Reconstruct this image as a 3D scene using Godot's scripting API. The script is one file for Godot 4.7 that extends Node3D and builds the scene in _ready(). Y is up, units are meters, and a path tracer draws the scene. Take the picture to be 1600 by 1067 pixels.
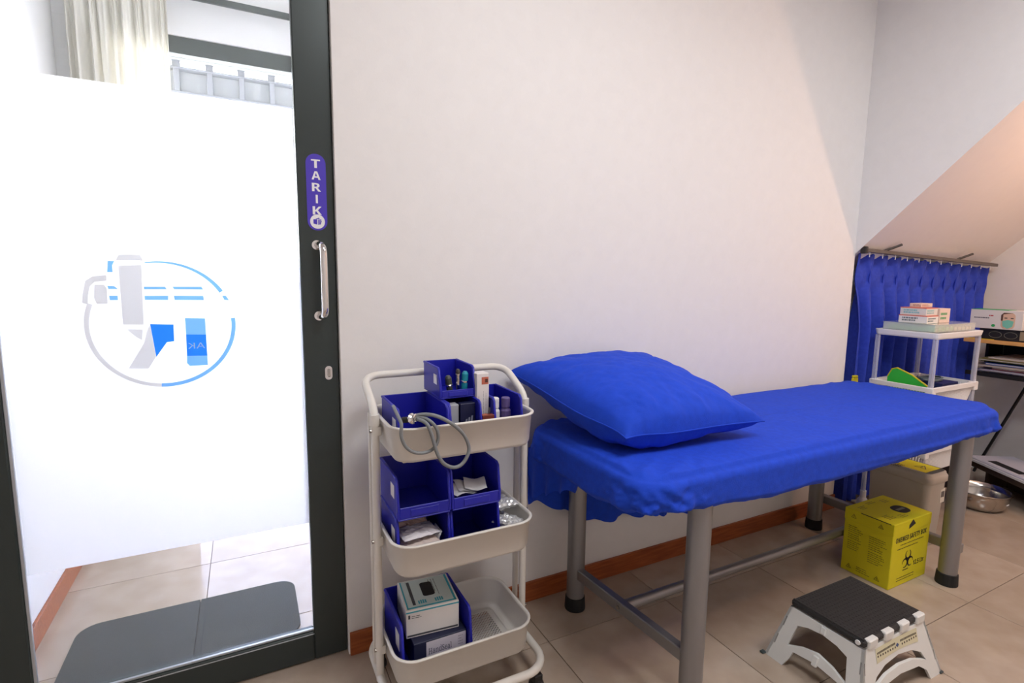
extends Node3D

var used := {}
var M := {}

# ---------------------------------------------------------------- nodes
func numbered(called: String) -> String:
	var n: int = used.get(called, 0)
	used[called] = n + 1
	return called if n == 0 else "%s_%03d" % [called, n]

func tag(o: Node, label: String, category: String, group := "", kind := "") -> Node:
	o.set_meta("label", label)
	if category != "":
		o.set_meta("category", category)
	if group != "":
		o.set_meta("group", group)
	if kind != "":
		o.set_meta("kind", kind)
	return o

func thing(called: String, label: String, category: String, at := Vector3.ZERO, turn := 0.0, group := "", kind := "") -> Node3D:
	var o := Node3D.new()
	o.name = numbered(called)
	add_child(o)
	o.position = at
	o.rotation.y = turn
	tag(o, label, category, group, kind)
	return o

func put(called: String, mesh: Mesh, m: Material, parent: Node = self, at := Vector3.ZERO) -> MeshInstance3D:
	var o := MeshInstance3D.new()
	o.name = numbered(called) if parent == self else called
	o.mesh = mesh
	o.material_override = m
	parent.add_child(o, true)
	o.position = at
	return o

func struct(called: String, mesh: Mesh, m: Material, parent: Node = self, at := Vector3.ZERO) -> MeshInstance3D:
	var o := put(called, mesh, m, parent, at)
	if parent == self:
		o.set_meta("kind", "structure")
	return o

# ---------------------------------------------------------------- shapes
func begin(smooth := false) -> SurfaceTool:
	var st := SurfaceTool.new()
	st.begin(Mesh.PRIMITIVE_TRIANGLES)
	st.set_smooth_group(0 if smooth else 0xFFFFFFFF)
	return st

func done(st: SurfaceTool) -> ArrayMesh:
	st.generate_normals()
	return st.commit()

func tri(st: SurfaceTool, a: Vector3, b: Vector3, c: Vector3) -> void:
	st.add_vertex(a); st.add_vertex(b); st.add_vertex(c)

func quad(st: SurfaceTool, a: Vector3, b: Vector3, c: Vector3, d: Vector3) -> void:
	tri(st, a, b, c); tri(st, a, c, d)

# a box with chamfered edges, from its lowest to its highest corner
func add_box(st: SurfaceTool, lo: Vector3, hi: Vector3, r := 0.002, t := Transform3D.IDENTITY) -> void:
	var c := (lo + hi) * 0.5
	var h := (hi - lo) * 0.5
	r = minf(r, minf(h.x, minf(h.y, h.z)) * 0.6)
	var f := {}
	for sx in [-1, 1]:
		for sy in [-1, 1]:
			for sz in [-1, 1]:
				var s := Vector3(sx, sy, sz)
				f[[s, 0]] = t * (c + s * Vector3(h.x, h.y - r, h.z - r))
				f[[s, 1]] = t * (c + s * Vector3(h.x - r, h.y, h.z - r))
				f[[s, 2]] = t * (c + s * Vector3(h.x - r, h.y - r, h.z))
	for ax in 3:
		var u := (ax + 1) % 3
		var v := (ax + 2) % 3
		for s in [-1, 1]:
			var k := []
			for q in [[-1, -1], [1, -1], [1, 1], [-1, 1]]:
				var w := Vector3.ZERO
				w[ax] = s; w[u] = q[0]; w[v] = q[1]
				k.append(f[[w, ax]])
			if s > 0:
				quad(st, k[0], k[3], k[2], k[1])
			else:
				quad(st, k[0], k[1], k[2], k[3])
		# edges that run along ax
		for a in [-1, 1]:
			for b in [-1, 1]:
				var p := Vector3.ZERO
				p[ax] = -1; p[u] = a; p[v] = b
				var q2 := p
				q2[ax] = 1
				if a * b > 0:
					quad(st, f[[p, u]], f[[q2, u]], f[[q2, v]], f[[p, v]])
				else:
					quad(st, f[[p, v]], f[[q2, v]], f[[q2, u]], f[[p, u]])
	for sx in [-1, 1]:
		for sy in [-1, 1]:
			for sz in [-1, 1]:
				var s := Vector3(sx, sy, sz)
				if sx * sy * sz > 0:
					tri(st, f[[s, 0]], f[[s, 2]], f[[s, 1]])
				else:
					tri(st, f[[s, 0]], f[[s, 1]], f[[s, 2]])

func box(lo: Vector3, hi: Vector3, r := 0.002) -> ArrayMesh:
	var st := begin()
	add_box(st, lo, hi, r)
	return done(st)

# a tube along points
func add_tube(st: SurfaceTool, pts: Array, r: float, seg := 12, closed := false, caps := true) -> void:
	var n := pts.size()
	var rings := []
	var side := Vector3.ZERO
	for i in n:
		var a: Vector3 = pts[(i - 1 + n) % n] if closed or i > 0 else pts[0]
		var b: Vector3 = pts[(i + 1) % n] if closed or i < n - 1 else pts[n - 1]
		var d := (b - a).normalized()
		if side == Vector3.ZERO:
			side = d.cross(Vector3.UP if absf(d.y) < 0.9 else Vector3.RIGHT).normalized()
		side = (side - d * side.dot(d)).normalized()
		var up := d.cross(side)
		var ring := []
		for k in seg:
			var an := TAU * k / seg
			ring.append(Vector3(pts[i]) + (side * cos(an) + up * sin(an)) * r)
		rings.append(ring)
	var last := n if closed else n - 1
	for i in last:
		var p: Array = rings[i]
		var q: Array = rings[(i + 1) % n]
		for k in seg:
			var k2 := (k + 1) % seg
			quad(st, p[k], q[k], q[k2], p[k2])
	if caps and not closed:
		st.set_smooth_group(0xFFFFFFFF)
		for k in range(1, seg - 1):
			tri(st, rings[0][0], rings[0][k], rings[0][k + 1])
			tri(st, rings[n - 1][0], rings[n - 1][k + 1], rings[n - 1][k])
		st.set_smooth_group(0)

func tube(pts: Array, r: float, seg := 12, closed := false) -> ArrayMesh:
	var st := begin(true)
	add_tube(st, pts, r, seg, closed)
	return done(st)

# smooth curve through points
func smooth_path(pts: Array, per := 6, closed := false) -> Array:
	var out := []
	var n := pts.size()
	for i in (n if closed else n - 1):
		var p0: Vector3 = pts[(i - 1 + n) % n] if closed or i > 0 else pts[0]
		var p1: Vector3 = pts[i]
		var p2: Vector3 = pts[(i + 1) % n]
		var p3: Vector3 = pts[(i + 2) % n] if closed or i < n - 2 else pts[n - 1]
		for k in per:
			out.append(p1.cubic_interpolate(p2, p0, p3, float(k) / per))
	if not closed:
		out.append(pts[n - 1])
	return out

# rounds the corners of a polyline
func fillet(pts: Array, r: float, per := 6) -> Array:
	var out := [pts[0]]
	for i in range(1, pts.size() - 1):
		var p: Vector3 = pts[i]
		var a: Vector3 = p + (pts[i - 1] - p).limit_length(r)
		var b: Vector3 = p + (pts[i + 1] - p).limit_length(r)
		for k in per + 1:
			var t := float(k) / per
			out.append(a.lerp(p, t).lerp(p.lerp(b, t), t))
	out.append(pts[pts.size() - 1])
	return out

func add_lathe(st: SurfaceTool, prof: Array, seg := 24, at := Vector3.ZERO) -> void:
	for i in prof.size() - 1:
		var a: Vector2 = prof[i]
		var b: Vector2 = prof[i + 1]
		for k in seg:
			var t0 := TAU * k / seg
			var t1 := TAU * (k + 1) / seg
			var p0 := at + Vector3(cos(t0) * a.x, a.y, sin(t0) * a.x)
			var p1 := at + Vector3(cos(t1) * a.x, a.y, sin(t1) * a.x)
			var q0 := at + Vector3(cos(t0) * b.x, b.y, sin(t0) * b.x)
			var q1 := at + Vector3(cos(t1) * b.x, b.y, sin(t1) * b.x)
			if a.x > 1e-5:
				tri(st, p0, p1, q1)
			if b.x > 1e-5:
				tri(st, p0, q1, q0)

func lathe(prof: Array, seg := 24, at := Vector3.ZERO, smooth := false) -> ArrayMesh:
	var st := begin(smooth)
	add_lathe(st, prof, seg, at)
	return done(st)

# polygon in x and y, pushed out along z from z0 to z1
func add_prism(st: SurfaceTool, poly: PackedVector2Array, z0: float, z1: float, t := Transform3D.IDENTITY) -> void:
	if Geometry2D.is_polygon_clockwise(poly):
		poly = poly.duplicate()
		poly.reverse()
	var idx := Geometry2D.triangulate_polygon(poly)
	for i in range(0, idx.size(), 3):
		var a := poly[idx[i]]
		var b := poly[idx[i + 1]]
		var c := poly[idx[i + 2]]
		if (b - a).cross(c - a) < 0:
			var k := b
			b = c
			c = k
		tri(st, t * Vector3(a.x, a.y, z1), t * Vector3(c.x, c.y, z1), t * Vector3(b.x, b.y, z1))
		tri(st, t * Vector3(a.x, a.y, z0), t * Vector3(b.x, b.y, z0), t * Vector3(c.x, c.y, z0))
	for i in poly.size():
		var a := poly[i]
		var b := poly[(i + 1) % poly.size()]
		quad(st, t * Vector3(a.x, a.y, z0), t * Vector3(a.x, a.y, z1), t * Vector3(b.x, b.y, z1), t * Vector3(b.x, b.y, z0))

func prism(poly: Array, z0: float, z1: float, t := Transform3D.IDENTITY) -> ArrayMesh:
	var st := begin()
	add_prism(st, PackedVector2Array(poly), z0, z1, t)
	return done(st)

func rrect(w: float, h: float, r: float, per := 6) -> Array:
	var out := []
	for q in [[1, 1, 0.0], [-1, 1, PI / 2], [-1, -1, PI], [1, -1, PI * 1.5]]:
		for k in per + 1:
			var a: float = q[2] + PI / 2 * k / per
			out.append(Vector2(q[0] * (w / 2 - r) + cos(a) * r, q[1] * (h / 2 - r) + sin(a) * r))
	return out

# joins loops of equal length, each an Array of Vector3
func add_loft(st: SurfaceTool, loops: Array, first_cap := false, last_cap := false) -> void:
	for i in loops.size() - 1:
		var p: Array = loops[i]
		var q: Array = loops[i + 1]
		for k in p.size():
			var k2 := (k + 1) % p.size()
			quad(st, p[k], q[k], q[k2], p[k2])
	for e in [[first_cap, loops[0]], [last_cap, loops[loops.size() - 1]]]:
		if e[0]:
			var l: Array = e[1]
			var c := Vector3.ZERO
			for p in l:
				c += p
			c /= l.size()
			for k in l.size():
				tri(st, c, l[k], l[(k + 1) % l.size()])

func rloop(w: float, d: float, r: float, y: float, per := 6) -> Array:
	var out := []
	for p in rrect(w, d, r, per):
		out.append(Vector3(p.x, y, p.y))
	return out

# a sheet over a grid: f(u, v) with u and v from 0 to 1
func sheet(nu: int, nv: int, f: Callable) -> ArrayMesh:
	var st := begin(true)
	var g := []
	for i in nu + 1:
		var row := []
		for j in nv + 1:
			row.append(f.call(float(i) / nu, float(j) / nv))
		g.append(row)
	for i in nu:
		for j in nv:
			for q in [[0, 0], [1, 0], [1, 1], [0, 0], [1, 1], [0, 1]]:
				st.set_uv(Vector2(float(i + q[0]) / nu, float(j + q[1]) / nv))
				st.add_vertex(g[i + q[0]][j + q[1]])
	st.generate_normals()
	return st.commit()

# lettering that fills a given width and height, facing +z of its parent
func letters(called: String, words: String, size: Vector2, m: Material, parent: Node, at: Vector3, turn := 0.0, bold := 0.0, serif := false) -> MeshInstance3D:
	var t := TextMesh.new()
	var font := SystemFont.new()
	font.font_names = PackedStringArray(["Droid Serif" if serif else "Droid Sans"])
	if bold > 0:
		font.font_weight = 700
	t.font = font
	t.text = words
	t.font_size = 64
	t.pixel_size = 0.01
	t.depth = 0.02
	var bb := t.get_aabb()
	var o := MeshInstance3D.new()
	o.name = called
	o.mesh = t
	o.material_override = m
	parent.add_child(o, true)
	var s := Vector3(size.x / bb.size.x, size.y / bb.size.y, 0.02)
	var c := bb.get_center()
	c.z = 0.0
	var basis := Basis(Vector3.UP, turn) * Basis.from_scale(s)
	o.transform = Transform3D(basis, at - basis * c)
	return o

# rows of print too small to read: thin strokes of uneven length
func add_print(st: SurfaceTool, at: Vector3, u: Vector3, v: Vector3, wide: float, rows: int, pitch: float, thick: float, rng: RandomNumberGenerator) -> void:
	var n := u.cross(v).normalized() * 0.0003
	for i in rows:
		var x := 0.0
		var lim := wide * rng.randf_range(0.6, 1.0)
		while x < lim:
			var l := minf(rng.randf_range(0.004, 0.012), lim - x)
			var a := at + u * x + v * (-pitch * i) + n
			quad(st, a, a + v * thick, a + u * l + v * thick, a + u * l)
			x += l + 0.0018

# ---------------------------------------------------------------- materials
func noise_tex(freq: float, ramp: Array, seed_ := 1, size := 256, normal := 0.0, kind := FastNoiseLite.TYPE_SIMPLEX_SMOOTH, octaves := 4) -> NoiseTexture2D:
	var n := FastNoiseLite.new()
	n.seed = seed_
	n.frequency = freq
	n.noise_type = kind
	n.fractal_octaves = octaves
	var t := NoiseTexture2D.new()
	t.width = size
	t.height = size
	t.seamless = true
	t.noise = n
	if normal > 0:
		t.as_normal_map = true
		t.bump_strength = normal
	elif ramp:
		var g := Gradient.new()
		g.offsets = PackedFloat32Array([0.0, 1.0])
		g.colors = PackedColorArray([ramp[0], ramp[1]])
		t.color_ramp = g
	return t

func mat(c: Color, rough := 0.5, metal := 0.0) -> StandardMaterial3D:
	var m := StandardMaterial3D.new()
	m.albedo_color = c
	m.roughness = rough
	m.metallic = metal
	m.cull_mode = BaseMaterial3D.CULL_DISABLED
	return m

func world_tex(m: StandardMaterial3D, scale: float, world := true) -> StandardMaterial3D:
	m.uv1_triplanar = true
	m.uv1_world_triplanar = world
	m.uv1_scale = Vector3.ONE * scale
	return m

func rgb(r: int, g: int, b: int) -> Color:
	return Color(r / 255.0, g / 255.0, b / 255.0)

func make_materials() -> void:
	var m := mat(Color.WHITE, 0.75)
	m.albedo_texture = noise_tex(0.02, [rgb(235, 233, 231), rgb(238, 236, 234)], 3)
	m.normal_enabled = true
	m.normal_texture = noise_tex(0.3, [], 4, 256, 1.2)
	m.normal_scale = 0.05
	M.wall = world_tex(m, 2.2)
	for k in 3:
		m = mat(Color.WHITE, 0.13)
		var d := 5 * k
		m.albedo_texture = noise_tex(0.012, [rgb(178 - d, 159 - d, 141 - d), rgb(193 - d, 176 - d, 159 - d)], 11 + k, 512)
		m.roughness_texture = noise_tex(0.03, [Color(0.7, 0.7, 0.7), Color(1, 1, 1)], 21 + k)
		M["tile%d" % k] = world_tex(m, 1.1)
	M.grout = mat(rgb(96, 80, 66), 0.9)
	m = mat(Color.WHITE, 0.42)
	m.albedo_texture = noise_tex(0.02, [rgb(136, 66, 30), rgb(176, 96, 50)], 31, 256)
	world_tex(m, 1.0)
	m.uv1_scale = Vector3(1.2, 14, 14)
	M.wood = m
	M.door = mat(rgb(56, 64, 63), 0.34, 0.25)
	M.bead = mat(rgb(188, 194, 200), 0.3, 0.5)
	m = mat(Color(0.9, 0.96, 0.95, 0.05), 0.02)
	m.transparency = BaseMaterial3D.TRANSPARENCY_ALPHA
	M.glass = m
	m = mat(rgb(246, 247, 248), 0.6)
	m.backlight_enabled = true
	m.backlight = Color(1, 1, 1)
	M.film = m
	m = mat(rgb(88, 160, 240), 0.6)
	m.backlight_enabled = true
	m.backlight = Color(0.58, 0.80, 1.0)
	M.logo_blue = m
	m = mat(rgb(14, 112, 226), 0.6)
	m.backlight_enabled = true
	m.backlight = Color(0.20, 0.58, 1.0)
	M.logo_deep = m
	m = mat(rgb(206, 206, 206), 0.6)
	m.backlight_enabled = true
	m.backlight = Color(0.88, 0.88, 0.88)
	M.logo_grey = m
	m = mat(rgb(186, 196, 236), 0.5)
	m.backlight_enabled = true
	m.backlight = Color(0.84, 0.86, 0.95)
	M.vinyl = m
	M.chrome = mat(rgb(228, 226, 224), 0.08, 1.0)
	M.steel = mat(rgb(190, 186, 180), 0.2, 1.0)
	m = mat(rgb(150, 150, 152), 0.42, 0.75)
	M.leg = m
	M.rubber = mat(rgb(26, 26, 28), 0.75)
	M.purple = mat(rgb(76, 56, 186), 0.45)
	M.white = mat(rgb(240, 240, 240), 0.5)
	M.ink = mat(rgb(26, 26, 30), 0.6)
	M.cream = mat(rgb(226, 221, 212), 0.42)
	m = mat(Color.WHITE, 0.85)
	m.albedo_texture = noise_tex(0.05, [rgb(0, 58, 188), rgb(4, 68, 206)], 41)
	m.normal_enabled = true
	m.normal_texture = noise_tex(0.35, [], 42, 256, 2.0)
	m.normal_scale = 0.2
	M.sheet = world_tex(m, 3.0)
	m = mat(Color.WHITE, 0.88)
	m.albedo_texture = noise_tex(0.05, [rgb(40, 62, 176), rgb(52, 76, 196)], 43)
	M.curtain = world_tex(m, 3.0)
	m = mat(rgb(243, 238, 226), 0.85)
	m.backlight_enabled = true
	m.backlight = Color(0.62, 0.61, 0.59)
	M.white_curtain = m
	M.bin = mat(rgb(28, 32, 164), 0.36)
	M.tube = mat(rgb(124, 128, 130), 0.5)
	M.yellow = mat(rgb(214, 203, 14), 0.6)
	M.stool_top = mat(Color.WHITE, 0.55)
	M.stool_top.albedo_texture = noise_tex(0.3, [rgb(34, 33, 34), rgb(52, 50, 50)], 51)
	M.stool_top.normal_enabled = true
	M.stool_top.normal_texture = noise_tex(0.45, [], 52, 256, 5.0)
	world_tex(M.stool_top, 6.0)
	M.stool = mat(rgb(226, 226, 222), 0.45)
	m = mat(Color.WHITE, 0.9)
	m.albedo_texture = noise_tex(0.2, [rgb(50, 56, 58), rgb(64, 70, 72)], 53)
	m.normal_enabled = true
	m.normal_texture = noise_tex(0.5, [], 54, 256, 4.0)
	M.mat = world_tex(m, 4.0)
	M.grey_bin = mat(rgb(186, 180, 170), 0.5)
	M.black = mat(rgb(28, 27, 28), 0.5)
	m = mat(Color.WHITE, 0.4)
	m.albedo_texture = noise_tex(0.03, [rgb(206, 150, 84), rgb(228, 178, 112)], 61)
	world_tex(m, 2.0)
	m.uv1_scale = Vector3(10, 10, 1.5)
	M.plank = m
	m = mat(Color(0.90, 0.91, 0.97, 0.30), 0.12)
	m.transparency = BaseMaterial3D.TRANSPARENCY_ALPHA
	M.clear = m
	m = mat(Color(0.93, 0.96, 0.94, 0.3), 0.15)
	m.transparency = BaseMaterial3D.TRANSPARENCY_ALPHA
	M.clear_box = m
	M.brown = mat(rgb(84, 66, 54), 0.6)
	M.scale = mat(rgb(206, 204, 216), 0.35)
	M.concrete = world_tex(mat(rgb(190, 188, 184), 0.9), 1.0)
	M.roof = mat(rgb(104, 104, 112), 0.6)
	M.ceiling = mat(rgb(240, 239, 237), 0.85)
	m = mat(rgb(250, 246, 238), 0.5)
	m.emission_enabled = true
	m.emission = Color(1, 0.97, 0.92)
	m.emission_energy_multiplier = 2.0
	M.panel_light = m
	m = mat(rgb(255, 226, 190), 0.4)
	m.emission_enabled = true
	m.emission = Color(1, 0.72, 0.45)
	m.emission_energy_multiplier = 6.0
	M.bulb = m

func paint(r: int, g: int, b: int, rough := 0.5) -> StandardMaterial3D:
	var key := "p%d_%d_%d_%d" % [r, g, b, int(rough * 100)]
	if not M.has(key):
		M[key] = mat(rgb(r, g, b), rough)
	return M[key]

# ---------------------------------------------------------------- the scene
func _ready() -> void:
	# camera
	var cam := Camera3D.new()
	cam.name = "camera"
	cam.fov = 65.97
	cam.near = 0.02
	add_child(cam)
	cam.transform = Transform3D(Basis(Vector3(0.892, 0.011, 0.452), Vector3(0.047, 0.992, -0.116), Vector3(-0.450, 0.125, 0.884)).orthonormalized(), Vector3(0, 1.175, 1.5625))
	cam.current = true
	# sky, exposure
	var env := Environment.new()
	env.background_mode = Environment.BG_SKY
	var sm := ProceduralSkyMaterial.new()
	sm.sky_top_color = Color(0.90, 0.93, 0.97)
	sm.sky_horizon_color = Color(0.98, 0.98, 0.98)
	sm.ground_horizon_color = Color(0.80, 0.80, 0.80)
	sm.ground_bottom_color = Color(0.55, 0.55, 0.54)
	sm.sky_energy_multiplier = 4.4
	sm.ground_energy_multiplier = 2.6
	env.sky = Sky.new()
	env.sky.sky_material = sm
	env.tonemap_mode = Environment.TONE_MAPPER_LINEAR
	env.tonemap_exposure = 1.0
	env.sdfgi_enabled = true
	env.ssao_enabled = true
	env.ssil_enabled = true
	var we := WorldEnvironment.new()
	we.name = "environment"
	we.environment = env
	add_child(we)
	# lights: the ceiling panels of the room and the warm bulb under the stairs
	make_materials()
	ceiling_panel(Vector3(0.75, 2.6, 1.25), 1.95)
	ceiling_panel(Vector3(2.1, 2.6, 1.55), 1.7)
	warm_bulb(Vector3(3.2, 1.7, 1.23), 0.47)

	setting()
	glass_door()
	vestibule()
	outside()
	exam_bed()
	bed_sheet()
	pillow()
	cart()
	cart_things()
	step_stool()
	safety_box()
	lidded_bin()
	under_stairs()
	shelf_things()

func ceiling_panel(at: Vector3, energy: float) -> void:
	var t := thing("ceiling_light", "square white ceiling light panel over the " + ("glass door" if at.x < 1.4 else "blue bed"), "light", at, 0.0, "ceiling light panels")
	put("frame", box(Vector3(-0.31, -0.02, -0.31), Vector3(0.31, 0, 0.31), 0.004), M.white, t)
	put("diffuser_light", box(Vector3(-0.28, -0.024, -0.28), Vector3(0.28, -0.0205, 0.28), 0.001), M.panel_light, t)
	var l := AreaLight3D.new()
	l.name = "panel_lamp"
	l.area_size = Vector2(0.56, 0.56)
	l.light_color = Color(0.975, 0.985, 1.0)
	l.light_energy = energy
	l.set("area_range", 12.0)
	l.shadow_enabled = true
	t.add_child(l)
	l.position = Vector3(0, -0.03, 0)
	l.rotation.x = -PI / 2

func warm_bulb(at: Vector3, energy: float) -> void:
	var t := thing("pendant_bulb", "bare warm bulb hanging on a cord under the stairs", "lamp", at)
	var st := begin(true)
	add_lathe(st, [Vector2(0, -0.05), Vector2(0.018, -0.046), Vector2(0.03, -0.028), Vector2(0.032, -0.01), Vector2(0.024, 0.015), Vector2(0.014, 0.03)], 20)
	put("bulb", done(st), M.bulb, t)
	put("socket", lathe([Vector2(0, 0.07), Vector2(0.012, 0.068), Vector2(0.016, 0.05), Vector2(0.016, 0.03), Vector2(0, 0.03)], 16), M.black, t)
	put("cord", tube([Vector3(0, 0.066, 0), Vector3(0, 0.80, 0)], 0.003, 8), M.black, t)
	var l := OmniLight3D.new()
	l.name = "bulb_lamp"
	l.light_color = Color(1.0, 0.78, 0.64)
	l.light_energy = energy
	l.light_size = 0.03
	l.omni_range = 12.0
	l.omni_attenuation = 2.0
	l.shadow_enabled = true
	t.add_child(l)
	l.position = Vector3(0, -0.012, 0)

func setting() -> void:
	# floor: tiles on a bed of grout
	var fl := struct("floor", box(Vector3(-1.3, -0.12, -1.42), Vector3(4.15, -0.003, 3.0), 0.001), M.grout)
	var k := 0
	var xs := [-1.3]
	var x := -1.173
	while x < 4.15:
		xs.append(x)
		x += 0.5
	xs.append(4.15)
	var zs := [-1.42]
	var z := -1.278
	while z < 3.0:
		zs.append(z)
		z += 0.5
	zs.append(3.0)
	var shapes := {}
	for i in xs.size() - 1:
		for j in zs.size() - 1:
			var w: float = xs[i + 1] - xs[i]
			var d: float = zs[j + 1] - zs[j]
			var key := "%.3f_%.3f" % [w, d]
			if not shapes.has(key):
				shapes[key] = box(Vector3(-w / 2 + 0.0012, -0.01, -d / 2 + 0.0012), Vector3(w / 2 - 0.0012, 0, d / 2 - 0.0012), 0.0008)
			put("tile", shapes[key], M["tile%d" % [(i * 7 + j * 5 + (i * j) % 3) % 3]], fl, Vector3((xs[i] + xs[i + 1]) / 2, 0, (zs[j] + zs[j + 1]) / 2))
			k += 1
	# walls
	var st := begin()
	add_box(st, Vector3(0.239, -0.1, -0.12), Vector3(2.667, 2.6, 0), 0.001)
	add_box(st, Vector3(-1.3, 2.06, -0.12), Vector3(0.239, 2.6, 0), 0.001)
	add_box(st, Vector3(-1.3, -0.1, -0.12), Vector3(-0.64, 2.06, 0), 0.001)
	struct("wall_back", done(st), M.wall)
	struct("wall_alcove", box(Vector3(2.667, -0.1, -0.18), Vector3(4.15, 2.6, -0.07), 0.001), M.wall)
	struct("wall_right", box(Vector3(4.06, -0.1, -0.07), Vector3(4.18, 2.6, 3.0), 0.001), M.wall)
	struct("wall_front", box(Vector3(-1.3, -0.1, 2.9), Vector3(4.06, 2.6, 3.02), 0.001), M.wall)
	struct("wall_left", box(Vector3(-1.42, -0.1, 0), Vector3(-1.3, 2.6, 2.9), 0.001), M.wall)
	struct("ceiling", box(Vector3(-1.42, 2.6, -1.42), Vector3(4.18, 2.72, 3.02), 0.001), M.ceiling)
	# the closed flight of stairs: side wall and sloping soffit
	var t := Transform3D(Basis(Vector3(0, 0, 1), Vector3(0, 1, 0), Vector3(-1, 0, 0)), Vector3.ZERO)
	struct("wall_stairs", prism([Vector2(-0.07, 1.230), Vector2(1.333, 2.599), Vector2(-0.07, 2.599)], -4.06, -2.667, t), M.wall)
	struct("baseboard_back", box(Vector3(0.242, 0.0, 0.0), Vector3(2.667, 0.074, 0.011), 0.0015), M.wood)

# a band of the emblem's ring, its outline as pairs, from one angle to another
func arc(from: float, to: float, w0: float, w1: float) -> Array:
	var out := []
	for i in 25:
		var a := deg_to_rad(lerpf(from, to, i / 24.0))
		out.append([-0.187 + cos(a) * 0.1625, 1.040 + sin(a) * 0.1605])
	for i in 25:
		var t := 1.0 - i / 24.0
		var a := deg_to_rad(lerpf(from, to, t))
		var w := lerpf(w0, w1, t)
		out.append([-0.187 + cos(a) * (0.1625 - w), 1.040 + sin(a) * (0.1605 - w)])
	return out

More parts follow.
